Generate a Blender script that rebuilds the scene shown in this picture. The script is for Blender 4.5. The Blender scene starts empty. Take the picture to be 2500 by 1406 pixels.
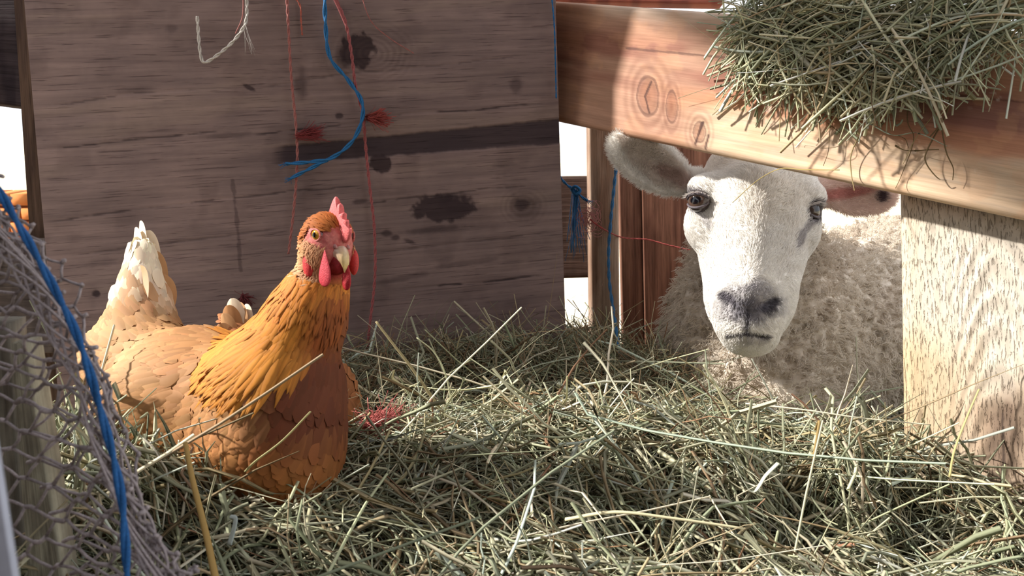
import bpy, math
import numpy as np

# ------------------------------------------------------------------ camera, sky, sun, exposure
SC = bpy.context.scene
COL = SC.collection
FPX, CX, CY = 1944.0, 1250.0, 703.0          # focal length in pixels of a 2500 x 1406 frame
PITCH = math.radians(13.0)
CAM_Z = 0.90
SP, CP = math.sin(PITCH), math.cos(PITCH)

cam_data = bpy.data.cameras.new('camera')
cam = bpy.data.objects.new('camera', cam_data)
COL.objects.link(cam)
cam.location = (0, 0, CAM_Z)
cam.rotation_euler = (math.pi / 2 - PITCH, 0, 0)
cam_data.sensor_width = 36.0
cam_data.lens = FPX / 2500.0 * 36.0
cam_data.clip_start = 0.02
cam_data.clip_end = 200
cam_data.dof.use_dof = True
cam_data.dof.focus_distance = 0.95
cam_data.dof.aperture_fstop = 13.0
SC.camera = cam

world = bpy.data.worlds.new('sky')
SC.world = world
world.use_nodes = True
bg = world.node_tree.nodes['Background']
bg.inputs['Color'].default_value = (0.93, 0.95, 1.0, 1)
bg.inputs['Strength'].default_value = 1.45

sun_data = bpy.data.lights.new('sun', 'SUN')
sun = bpy.data.objects.new('sun', sun_data)
COL.objects.link(sun)
sun_data.energy = 8.6
sun_data.color = (1.0, 0.96, 0.90)
sun_data.angle = math.radians(2.5)
SUN_DIR = np.array([-0.84, 0.06, 0.62])     # towards the sun


def look_quat(d):
    from mathutils import Vector
    return Vector(d).to_track_quat('Z', 'Y')


sun.rotation_mode = 'QUATERNION'
sun.rotation_quaternion = look_quat(SUN_DIR)
sun.location = (-3, -0.5, 3)

SC.view_settings.view_transform = 'Standard'
SC.view_settings.look = 'None'
SC.view_settings.exposure = 0.0
SC.view_settings.gamma = 1.0
SC.view_settings.use_curve_mapping = False
try:
    SC.cycles.use_denoising = True
    SC.cycles.max_bounces = 5
    SC.cycles.diffuse_bounces = 3
    SC.cycles.glossy_bounces = 2
    SC.cycles.transmission_bounces = 3
    SC.cycles.caustics_reflective = False
    SC.cycles.caustics_refractive = False
    SC.cycles.use_adaptive_sampling = True
    SC.cycles.adaptive_threshold = 0.035
except Exception:
    pass

# ------------------------------------------------------------------ helpers
rng = np.random.default_rng(7)


def cs(px, py, d):
    """pixel + depth -> camera axes (right, up, forward)"""
    return np.array([(px - CX) / FPX * d, (CY - py) / FPX * d, d], dtype=float)


def c2w(c):
    c = np.asarray(c, dtype=float)
    x, y, z = c[..., 0], c[..., 1], c[..., 2]
    return np.stack([x, z * CP + y * SP, CAM_Z + y * CP - z * SP], -1)


def d2w(c):
    c = np.asarray(c, dtype=float)
    x, y, z = c[..., 0], c[..., 1], c[..., 2]
    return np.stack([x, z * CP + y * SP, y * CP - z * SP], -1)


def w2c(w):
    w = np.asarray(w, dtype=float)
    x, Y, Z = w[..., 0], w[..., 1], w[..., 2] - CAM_Z
    return np.stack([x, Z * CP + Y * SP, Y * CP - Z * SP], -1)


def W(px, py, d):
    return c2w(cs(px, py, d))


def w2px(w):
    c = w2c(w)
    return c[..., 0] / c[..., 2] * FPX + CX, CY - c[..., 1] / c[..., 2] * FPX


def at_z(px, py, z):
    """point of the pixel's ray at world height z"""
    d = (CAM_Z - z) / (SP + (py - CY) / FPX * CP)
    return W(px, py, d)


def srgb(r, g, b):
    def f(v):
        v /= 255.0
        return v / 12.92 if v <= 0.04045 else ((v + 0.055) / 1.055) ** 2.4
    return np.array([f(r), f(g), f(b)])


def nrm(v):
    v = np.asarray(v, dtype=float)
    return v / np.maximum(np.linalg.norm(v, axis=-1, keepdims=True), 1e-12)


def sstep(a, b, x):
    t = np.clip((x - a) / (b - a), 0, 1)
    return t * t * (3 - 2 * t)


def _h(ix, iy, iz):
    n = (ix.astype(np.int64) * 374761393 + iy.astype(np.int64) * 668265263 + iz.astype(np.int64) * 1274126177) & 0xffffffff
    n = ((n ^ (n >> 13)) * 1274126177) & 0xffffffff
    n = (n ^ (n >> 16)) & 0xffff
    return n / 65535.0


def vnoise(x, y, z=None):
    x = np.asarray(x, dtype=float); y = np.asarray(y, dtype=float)
    z = np.zeros_like(x) if z is None else np.asarray(z, dtype=float)
    ix, iy, iz = np.floor(x).astype(int), np.floor(y).astype(int), np.floor(z).astype(int)
    fx, fy, fz = x - ix, y - iy, z - iz
    fx = fx * fx * (3 - 2 * fx); fy = fy * fy * (3 - 2 * fy); fz = fz * fz * (3 - 2 * fz)
    r = 0
    for a in (0, 1):
        wx = fx if a else 1 - fx
        for b in (0, 1):
            wy = fy if b else 1 - fy
            for c in (0, 1):
                wz = fz if c else 1 - fz
                r = r + _h(ix + a, iy + b, iz + c) * wx * wy * wz
    return r


def fbm(x, y, z=None, o=4):
    r, a, s = 0, 0.5, 1.0
    for k in range(o):
        r = r + a * vnoise(np.asarray(x) * s + 17.3 * k, np.asarray(y) * s + 5.1 * k, None if z is None else np.asarray(z) * s)
        a *= 0.5; s *= 2.03
    return r / (1 - 0.5 ** o)


def mesh_np(name, V, F, col=None, uv=None, smooth=True):
    """V (n,3); F (m,3|4) index array, or list of such arrays; col per vertex; uv per vertex"""
    Fs = F if isinstance(F, list) else [F]
    Fs = [np.asarray(f, dtype=np.int32) for f in Fs if len(f)]
    me = bpy.data.meshes.new(name)
    V = np.asarray(V, dtype=np.float32)
    me.vertices.add(len(V))
    me.vertices.foreach_set('co', V.ravel())
    loops = np.concatenate([f.ravel() for f in Fs])
    tot = np.concatenate([np.full(len(f), f.shape[1], dtype=np.int32) for f in Fs])
    start = np.concatenate([[0], np.cumsum(tot)[:-1]]).astype(np.int32)
    me.loops.add(len(loops))
    me.loops.foreach_set('vertex_index', loops)
    me.polygons.add(len(tot))
    me.polygons.foreach_set('loop_start', start)
    me.polygons.foreach_set('loop_total', tot)
    me.update(calc_edges=True)
    me.validate()
    if smooth:
        me.polygons.foreach_set('use_smooth', np.ones(len(me.polygons), dtype=bool))
    if col is not None:
        a = me.color_attributes.new('Col', 'FLOAT_COLOR', 'POINT')
        c = np.ones((len(V), 4), dtype=np.float32); c[:, :3] = col
        a.data.foreach_set('color', c.ravel())
    if uv is not None:
        l = me.uv_layers.new(name='UVMap')
        li = np.empty(len(me.loops), dtype=np.int32)
        me.loops.foreach_get('vertex_index', li)
        l.data.foreach_set('uv', np.asarray(uv, dtype=np.float32)[li].ravel())
    return me


def obj(name, me, mat=None, parent=None, label=None, cat=None, group=None, kind=None):
    o = bpy.data.objects.new(name, me)
    COL.objects.link(o)
    if mat is not None and me is not None:
        me.materials.append(mat)
    if parent is not None:
        o.parent = parent
        o.matrix_parent_inverse = parent.matrix_world.inverted() if False else o.matrix_parent_inverse
    if label: o['label'] = label
    if cat: o['category'] = cat
    if group: o['group'] = group
    if kind: o['kind'] = kind
    return o


def empty(name, label, cat, group=None):
    return obj(name, None, None, None, label, cat, group)


# ---- materials
def new_mat(name, rough=0.8, spec=0.2):
    m = bpy.data.materials.new(name)
    m.use_nodes = True
    b = m.node_tree.nodes['Principled BSDF']
    b.inputs['Roughness'].default_value = rough
    b.inputs['Specular IOR Level'].default_value = spec
    return m, m.node_tree, b


def col_attr(nt):
    n = nt.nodes.new('ShaderNodeAttribute'); n.attribute_name = 'Col'
    return n.outputs['Color']


def mixmul(nt, a, b, f=1.0):
    n = nt.nodes.new('ShaderNodeMix'); n.data_type = 'RGBA'; n.blend_type = 'MULTIPLY'
    n.inputs[0].default_value = f
    nt.links.new(a, n.inputs[6]); nt.links.new(b, n.inputs[7])
    return n.outputs[2]


def noise_ramp(nt, coord, scale, detail, lo, hi, p0=0.35, p1=0.65, rough=0.6, dist=0.0):
    mp = nt.nodes.new('ShaderNodeMapping'); mp.inputs['Scale'].default_value = scale
    nt.links.new(coord, mp.inputs['Vector'])
    n = nt.nodes.new('ShaderNodeTexNoise'); n.inputs['Scale'].default_value = 1.0
    n.inputs['Detail'].default_value = detail; n.inputs['Roughness'].default_value = rough
    n.inputs['Distortion'].default_value = dist
    nt.links.new(mp.outputs[0], n.inputs['Vector'])
    r = nt.nodes.new('ShaderNodeValToRGB')
    r.color_ramp.elements[0].position = p0; r.color_ramp.elements[1].position = p1
    r.color_ramp.elements[0].color = (*lo, 1); r.color_ramp.elements[1].color = (*hi, 1)
    nt.links.new(n.outputs['Fac'], r.inputs['Fac'])
    return r.outputs['Color'], n.outputs['Fac']


def bump(nt, b, h, strength, dist):
    n = nt.nodes.new('ShaderNodeBump'); n.inputs['Strength'].default_value = strength
    n.inputs['Distance'].default_value = dist
    nt.links.new(h, n.inputs['Height']); nt.links.new(n.outputs[0], b.inputs['Normal'])


def wood_mat(name, layers, bump_i=0, bstr=0.6, bdist=0.002, rough=0.85):
    """layers: (scale, detail, lo, hi, p0, p1) multiplied over the Col attribute; UV u runs along the grain (metres)"""
    m, nt, b = new_mat(name, rough, 0.15)
    uv = nt.nodes.new('ShaderNodeUVMap'); uv.uv_map = 'UVMap'
    c = col_attr(nt); hs = []
    for (sc, det, lo, hi, p0, p1) in layers:
        r, h = noise_ramp(nt, uv.outputs[0], sc, det, lo, hi, p0, p1, 0.65, 0.3)
        c = mixmul(nt, c, r); hs.append(r)
    nt.links.new(c, b.inputs['Base Color'])
    bump(nt, b, hs[bump_i], bstr, bdist)
    return m


def attr_mat(name, rough=0.8, spec=0.2, noise=None, trans=0.0, sheen=0.0, bstr=0.0, bscale=300.0, sss=0.0):
    m, nt, b = new_mat(name, rough, spec)
    c = col_attr(nt)
    if noise:
        tc = nt.nodes.new('ShaderNodeTexCoord')
        r, h = noise_ramp(nt, tc.outputs['Object'], (noise[0],) * 3, 4, (noise[1],) * 3, (noise[2],) * 3)
        c = mixmul(nt, c, r)
    nt.links.new(c, b.inputs['Base Color'])
    if bstr:
        tc = nt.nodes.new('ShaderNodeTexCoord')
        r, h = noise_ramp(nt, tc.outputs['Object'], (bscale,) * 3, 3, (0, 0, 0), (1, 1, 1))
        bump(nt, b, h, bstr, 0.001)
    if sss:
        b.inputs['Subsurface Weight'].default_value = sss
        b.inputs['Subsurface Radius'].default_value = (0.01, 0.004, 0.003)
        b.inputs['Subsurface Scale'].default_value = 0.4
    if trans:
        t = nt.nodes.new('ShaderNodeBsdfTranslucent'); nt.links.new(c, t.inputs['Color'])
        mx = nt.nodes.new('ShaderNodeMixShader'); mx.inputs[0].default_value = trans
        nt.links.new(b.outputs[0], mx.inputs[1]); nt.links.new(t.outputs[0], mx.inputs[2])
        nt.links.new(mx.outputs[0], nt.nodes['Material Output'].inputs['Surface'])
    return m


def flat_mat(name, rgb, rough=0.8, spec=0.2, nscale=40.0, lo=0.75, hi=1.1):
    m, nt, b = new_mat(name, rough, spec)
    tc = nt.nodes.new('ShaderNodeTexCoord')
    r, h = noise_ramp(nt, tc.outputs['Object'], (nscale,) * 3, 4, tuple(rgb * lo), tuple(np.minimum(rgb * hi, 1)))
    nt.links.new(r, b.inputs['Base Color'])
    return m


# ---- geometry builders
def sweep_board(A0, A1, B0, B1, normal, thick, nu, nv, rad, colfn, uoff=0.0):
    """board whose grain runs from edge A (A0-A1) to edge B (B0-B1); front face towards normal"""
    A0, A1, B0, B1 = map(np.asarray, (A0, A1, B0, B1)); n = nrm(normal)
    wid = np.linalg.norm(A1 - A0)
    q = []                                     # loop: (v in metres from edge 0, offset along normal)
    K = 5
    for k in range(K):
        a = math.pi / 2 * k / (K - 1)
        q.append((rad * (1 - math.sin(a)), -rad * (1 - math.cos(a)), 0))
    q = [(rad * (1 - math.cos(a)), -rad * (1 - math.sin(a))) for a in np.linspace(0, math.pi / 2, K)]
    q += [(v, 0.0) for v in np.linspace(rad, wid - rad, nv)[1:-1]]
    q += [(wid - rad * (1 - math.sin(a)), -rad * (1 - math.cos(a))) for a in np.linspace(0, math.pi / 2, K)]
    q += [(wid, -thick), (0.0, -thick)]
    q = np.array(q)
    per = np.concatenate([[0], np.cumsum(np.linalg.norm(np.diff(q, axis=0), axis=1))])
    u = np.linspace(0, 1, nu + 1)[:, None, None]
    v = (q[:, 0] / wid)[None, :, None]
    E0 = A0 + (B0 - A0) * u; E1 = A1 + (B1 - A1) * u
    P = E0 + (E1 - E0) * v + n * q[:, 1][None, :, None]
    m = len(q)
    length = np.linalg.norm((B0 + B1 - A0 - A1) / 2)
    UV = np.stack(np.broadcast_arrays(u[..., 0] * length + uoff, per[None, :]), -1).reshape(-1, 2)
    P = P.reshape(-1, 3)
    idx = np.arange((nu + 1) * m).reshape(nu + 1, m)
    a = idx[:-1]; b = idx[1:]
    F = np.stack([a, np.roll(a, -1, 1), np.roll(b, -1, 1), b], -1).reshape(-1, 4)
    caps = []
    for row, rev in ((idx[0], True), (idx[-1], False)):
        c = row[::-1] if rev else row
        caps.append(c[None, :])
    # make sure faces look outward
    f = F[(nu // 2) * m + m // 3]
    g = np.cross(P[f[2]] - P[f[0]], P[f[3]] - P[f[1]])
    if np.dot(g, n) < 0:
        F = F[:, ::-1]; caps = [c[:, ::-1] for c in caps]
    col, disp = colfn(P)
    front = np.tile((np.abs(q[:, 1]) < rad * 1.01) & (np.arange(m) < m - 2), nu + 1)
    P = P + n * (np.where(front, disp, 0))[:, None]
    return mesh_np('board', P, [F] + caps, col, UV)


def tube_np(pts, rad, sides=6, twist=0.0, flat=1.0):
    pts = np.asarray(pts, dtype=float); n = len(pts)
    r = np.broadcast_to(np.asarray(rad, dtype=float), (n,))
    T = nrm(np.gradient(pts, axis=0))
    ref = np.array([0.0, 0.0, 1.0]) if abs(T[0][2]) < 0.9 else np.array([1.0, 0, 0])
    N = np.zeros_like(pts); N[0] = nrm(np.cross(T[0], ref))
    for i in range(1, n):
        v = N[i - 1] - T[i] * np.dot(N[i - 1], T[i]); N[i] = nrm(v)
    B = np.cross(T, N)
    a = np.linspace(0, 2 * math.pi, sides, endpoint=False)[None, :, None] + (twist * np.arange(n))[:, None, None]
    V = pts[:, None] + r[:, None, None] * (np.cos(a) * N[:, None] + flat * np.sin(a) * B[:, None])
    idx = np.arange(n * sides).reshape(n, sides)
    F = np.stack([idx[:-1], np.roll(idx[:-1], -1, 1), np.roll(idx[1:], -1, 1), idx[1:]], -1).reshape(-1, 4)
    return V.reshape(-1, 3), F, [idx[0][::-1][None], idx[-1][None]]


class Acc:
    def __init__(s): s.V = []; s.F = {}; s.C = []; s.n = 0
    def add(s, V, F, col=(1, 1, 1), caps=()):
        for f in [F] + list(caps):
            f = np.asarray(f)
            s.F.setdefault(f.shape[1], []).append(f + s.n)
        s.V.append(V); s.C.append(np.broadcast_to(np.asarray(col, dtype=float), (len(V), 3))); s.n += len(V)
    def tube(s, pts, rad, sides=6, col=(1, 1, 1), **k):
        V, F, caps = tube_np(pts, rad, sides, **k); s.add(V, F, col, caps)
    def mesh(s, name, smooth=True):
        return mesh_np(name, np.concatenate(s.V), [np.concatenate(f) for f in s.F.values()], np.concatenate(s.C), None, smooth)


def spline(pts, n):
    """Catmull-Rom through pts"""
    P = np.asarray(pts, dtype=float)
    P = np.vstack([2 * P[0] - P[1], P, 2 * P[-1] - P[-2]])
    m = len(P) - 3
    t = np.linspace(0, m, n); i = np.minimum(t.astype(int), m - 1); f = (t - i)[:, None]
    p0, p1, p2, p3 = P[i], P[i + 1], P[i + 2], P[i + 3]
    return 0.5 * (2 * p1 + (p2 - p0) * f + (2 * p0 - 5 * p1 + 4 * p2 - p3) * f ** 2 + (3 * p1 - p0 - 3 * p2 + p3) * f ** 3)


def strands(P, w, side, thick, col):
    """P (N,K,3) centre lines, w (N,K) widths, side (N,3): flattened three-sided stalks, as arrays"""
    N, K, _ = P.shape
    T = nrm(np.gradient(P, axis=1))
    s = np.broadcast_to(side[:, None, :], P.shape)
    s = nrm(s - T * (s * T).sum(-1, keepdims=True))
    n = np.cross(T, s)
    V = np.stack([P - s * w[..., None] / 2, P + s * w[..., None] / 2, P + n * (w * thick[:, None])[..., None]], 2)   # N,K,3,3
    idx = np.arange(N * K * 3).reshape(N, K, 3)
    a = idx[:, :-1]; b = idx[:, 1:]
    F = np.stack([a, np.roll(a, -1, 2), np.roll(b, -1, 2), b], -1).reshape(-1, 4)
    C = np.broadcast_to(col[:, None, None, :], V.shape).reshape(-1, 3)
    return V.reshape(-1, 3), F, C


def hair(name, P, rad, col, mat, parent=None, kind=None, **kw):
    """P (N,K,3) world points -> hair curves object; rad (N,K); col (N,3)"""
    N, K, _ = P.shape
    hc = bpy.data.hair_curves.new(name)
    hc.add_curves([K] * N)
    hc.points.foreach_set('position', P.astype(np.float32).ravel())
    ra = hc.attributes.get('radius') or hc.attributes.new('radius', 'FLOAT', 'POINT')
    ra.data.foreach_set('value', np.asarray(rad, dtype=np.float32).ravel())
    ca = hc.attributes.new('Col', 'FLOAT_COLOR', 'CURVE')
    c = np.ones((N, 4), dtype=np.float32); c[:, :3] = col
    ca.data.foreach_set('color', c.ravel())
    return obj(name, hc, mat, parent, kind=kind, **kw)


# ---- distance fields and surface nets
def smin(a, b, k):
    h = np.clip(0.5 + 0.5 * (b - a) / k, 0, 1)
    return b + (a - b) * h - k * h * (1 - h)


def smax(a, b, k):
    return -smin(-a, -b, k)


def sd_cone(p, a, b, r1, r2, sq=None):
    a = np.asarray(a, dtype=np.float32); b = np.asarray(b, dtype=np.float32); ba = b - a
    h = np.clip(sum((p[i] - a[i]) * ba[i] for i in range(3)) / float(ba @ ba), 0, 1)
    d = np.sqrt(sum((p[i] - a[i] - h * ba[i]) ** 2 for i in range(3)))
    return d - (r1 + (r2 - r1) * h)


def sd_ell(p, c, r, R=None):
    c = np.asarray(c, dtype=np.float32)
    q = [p[i] - c[i] for i in range(3)]
    if R is not None:
        R = np.asarray(R, dtype=np.float32)
        q = [R[k][0] * q[0] + R[k][1] * q[1] + R[k][2] * q[2] for k in range(3)]
    k0 = np.sqrt(sum((q[i] / r[i]) ** 2 for i in range(3)))
    k1 = np.sqrt(sum((q[i] / (r[i] * r[i])) ** 2 for i in range(3)))
    return k0 * (k0 - 1) / np.maximum(k1, 1e-9)


def surface_nets(Fv, ax):
    nx, ny, nz = Fv.shape
    s = Fv < 0
    cnt = np.zeros((nx - 1, ny - 1, nz - 1), dtype=np.int8)
    offs = [(i, j, k) for i in (0, 1) for j in (0, 1) for k in (0, 1)]
    for (i, j, k) in offs:
        cnt += s[i:nx - 1 + i, j:ny - 1 + j, k:nz - 1 + k]
    act = (cnt > 0) & (cnt < 8)
    I = np.argwhere(act)
    vid = np.full(act.shape, -1, dtype=np.int64); vid[act] = np.arange(len(I))
    acc = np.zeros((len(I), 3)); num = np.zeros(len(I))
    for a in offs:
        for d in range(3):
            if a[d]: continue
            b = list(a); b[d] = 1
            va = Fv[I[:, 0] + a[0], I[:, 1] + a[1], I[:, 2] + a[2]]
            vb = Fv[I[:, 0] + b[0], I[:, 1] + b[1], I[:, 2] + b[2]]
            m = (va < 0) != (vb < 0)
            t = np.where(m, va / np.where(m, va - vb, 1), 0)
            p = np.tile(np.array(a, dtype=float), (len(I), 1)); p[:, d] += t
            acc += p * m[:, None]; num += m
    loc = I + acc / num[:, None]
    V = np.stack([np.interp(loc[:, d], np.arange(len(ax[d])), ax[d]) for d in range(3)], -1)
    Q = []
    for d in range(3):
        e1, e2 = [(1, 2), (2, 0), (0, 1)][d]
        sl0 = [slice(None)] * 3; sl1 = [slice(None)] * 3
        sl0[d] = slice(0, -1); sl1[d] = slice(1, None)
        ch = s[tuple(sl0)] != s[tuple(sl1)]
        J = np.argwhere(ch)
        ok = (J[:, e1] > 0) & (J[:, e2] > 0) & (J[:, e1] < Fv.shape[e1] - 1) & (J[:, e2] < Fv.shape[e2] - 1)
        J = J[ok]
        neg = s[J[:, 0], J[:, 1], J[:, 2]]
        c = []
        for (o1, o2) in ((1, 1), (0, 1), (0, 0), (1, 0)):
            K = J.copy(); K[:, e1] -= o1; K[:, e2] -= o2
            c.append(vid[K[:, 0], K[:, 1], K[:, 2]])
        q = np.stack(c, -1)
        q[~neg] = q[~neg][:, ::-1]
        Q.append(q)
    return V, np.concatenate(Q)


def axis(parts):
    """[(start, end, step), ...] -> increasing coordinates"""
    out = []
    for (a, b, h) in parts:
        out.append(np.arange(a, b, h))
    return np.concatenate(out).astype(np.float32)


def vert_normals(V, F):
    n = np.cross(V[F[:, 2]] - V[F[:, 0]], V[F[:, 3]] - V[F[:, 1]])
    N = np.zeros_like(V)
    for k in range(4): np.add.at(N, F[:, k], n)
    return nrm(N)


def smooth_mesh(V, F, it=2, lam=0.5):
    for _ in range(it):
        S = np.zeros_like(V); c = np.zeros(len(V))
        for k in range(4):
            np.add.at(S, F[:, k], V[F[:, (k + 1) % 4]]); np.add.at(c, F[:, k], 1)
            np.add.at(S, F[:, k], V[F[:, (k - 1) % 4]]); np.add.at(c, F[:, k], 1)
        V = V + lam * (S / np.maximum(c, 1)[:, None] - V)
    return V


def in_poly(x, y, poly):
    r = np.zeros(np.shape(x), dtype=bool)
    n = len(poly)
    for i in range(n):
        x0, y0 = poly[i]; x1, y1 = poly[(i + 1) % n]
        if y0 == y1: continue
        c = ((y0 > y) != (y1 > y)) & (x < (x1 - x0) * (y - y0) / (y1 - y0) + x0)
        r ^= c
    return r


def ell_mask(px, py, cx, cy, rx, ry, ang=0.0, rough=0.35, sc=0.03, soft=0.25, seed=0.0):
    a = math.radians(ang); ca, sa = math.cos(a), math.sin(a)
    x = (px - cx); y = (py - cy)
    u = (x * ca + y * sa) / rx; v = (-x * sa + y * ca) / ry
    d = np.sqrt(u * u + v * v) + rough * (fbm(px * sc + seed, py * sc + seed * 3) - 0.5) * 2
    return 1 - sstep(1 - soft, 1 + soft, d)


def seg_mask(px, py, pts, w, rough=0.5, sc=0.05, seed=0.0):
    d = np.full(px.shape, 1e9)
    for (a, b) in zip(pts[:-1], pts[1:]):
        ax_, ay = a; bx, by = b
        L = (bx - ax_) ** 2 + (by - ay) ** 2
        h = np.clip(((px - ax_) * (bx - ax_) + (py - ay) * (by - ay)) / L, 0, 1)
        d = np.minimum(d, np.hypot(px - ax_ - h * (bx - ax_), py - ay - h * (by - ay)))
    d = d / w + rough * (fbm(px * sc + seed, py * sc) - 0.5) * 2
    return 1 - sstep(0.6, 1.2, d)


def mixc(c, m, k):
    return c * (1 - m[:, None]) + np.asarray(k) * m[:, None]

# ------------------------------------------------------------------ materials shared by the timber
M_panel = wood_mat('weathered_plywood', [
    ((3, 90, 1), 6, (0.72, 0.70, 0.70), (1.12, 1.1, 1.08), 0.3, 0.7),
    ((14, 420, 1), 3, (0.55, 0.53, 0.55), (1, 1, 1), 0.33, 0.41),
    ((7, 9, 1), 5, (0.80, 0.80, 0.82), (1.1, 1.08, 1.06), 0.3, 0.7),
], 1, 0.5, 0.0015)
M_beam = wood_mat('stained_beam_wood', [
    ((2, 40, 1), 5, (0.84, 0.82, 0.80), (1.08, 1.07, 1.06), 0.3, 0.7),
    ((12, 300, 1), 4, (0.86, 0.84, 0.82), (1.04, 1.04, 1.04), 0.35, 0.6),
], 1, 0.25, 0.001, 0.6)
M_post = wood_mat('raised_grain_wood', [
    ((75, 480, 1), 3, (0.62, 0.59, 0.56), (1.05, 1.05, 1.05), 0.34, 0.45),
    ((5, 60, 1), 5, (0.86, 0.84, 0.80), (1.08, 1.08, 1.08), 0.3, 0.7),
], 0, 0.9, 0.003)
M_plank = wood_mat('dark_plank_wood', [
    ((3, 120, 1), 5, (0.55, 0.52, 0.5), (1.15, 1.1, 1.1), 0.3, 0.65),
    ((20, 400, 1), 3, (0.7, 0.7, 0.7), (1, 1, 1), 0.35, 0.5),
], 0, 0.6, 0.002)
M_greyplank = wood_mat('grey_weathered_plank', [
    ((5, 150, 1), 5, (0.6, 0.6, 0.6), (1.1, 1.1, 1.1), 0.3, 0.65),
    ((30, 30, 1), 4, (0.75, 0.75, 0.75), (1.05, 1.05, 1.05), 0.35, 0.6),
], 0, 0.6, 0.002)


def plain(rgb, amp=0.12, sc=6.0):
    rgb = np.asarray(rgb)
    def f(P):
        n = fbm(P[:, 0] * sc * 3, P[:, 2] * sc, P[:, 1] * sc) - 0.5
        return rgb[None] * (1 + 2 * amp * n)[:, None], np.zeros(len(P))
    return f


# ------------------------------------------------------------------ ground outside
gm, gnt, gb = new_mat('sunlit_ground', 0.95, 0.05)
gtc = gnt.nodes.new('ShaderNodeTexCoord')
gr, gh = noise_ramp(gnt, gtc.outputs['Object'], (9, 9, 9), 6, tuple(srgb(196, 182, 150)), tuple(srgb(232, 224, 205)))
gnt.links.new(gr, gb.inputs['Base Color'])
gx = np.linspace(-14, 14, 57); gy = np.linspace(-10, 24, 69)
GX, GY = np.meshgrid(gx, gy, indexing='ij')
gz = 0.03 * (fbm(GX * 1.3 + 30, GY * 1.3 + 40) - 0.55)
gV = np.stack([GX, GY, gz], -1).reshape(-1, 3)
gi = np.arange(len(gV)).reshape(GX.shape)
gF = np.stack([gi[:-1, :-1], gi[1:, :-1], gi[1:, 1:], gi[:-1, 1:]], -1).reshape(-1, 4)
obj('floor', mesh_np('floor', gV, gF), gm, kind='structure', label='pale sunlit bare ground outside the shed', cat='ground')

gp = flat_mat('trodden_bedding', srgb(104, 88, 70), 0.95, 0.05, 14, .6, 1.2)  # darker floor patch added to cut light bounced off the ground
px_ = np.linspace(-1.3, 2.6, 40); py_ = np.linspace(-1.4, 2.3, 38)
QX, QY = np.meshgrid(px_, py_, indexing='ij')
qV = np.stack([QX, QY, .012 + .012 * fbm(QX * 8, QY * 8)], -1).reshape(-1, 3)
qi = np.arange(len(qV)).reshape(QX.shape)
obj('floor_pen', mesh_np('floor_pen', qV, np.stack([qi[:-1, :-1], qi[1:, :-1], qi[1:, 1:], qi[:-1, 1:]], -1).reshape(-1, 4)), gp, kind='structure', label='added brown bedding on the pen floor that cuts bounced light', cat='floor')

# ------------------------------------------------------------------ plywood wall behind the hen
PL, PR = W(70, 500, 1.16), W(1362, 500, 1.25)
ph = PR - PL; ph[2] = 0; ph = nrm(ph)
PN = np.array([ph[1], -ph[0], 0.0])            # towards the viewer


def on_plane(px, py, pt, n):
    r = d2w(cs(px, py, 1.0)); o = np.array([0, 0, CAM_Z])
    return o + r * (np.dot(pt - o, n) / np.dot(r, n))


def on_panel(px, py, off=0.0):
    return on_plane(px, py, PL + PN * off, PN)


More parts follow.
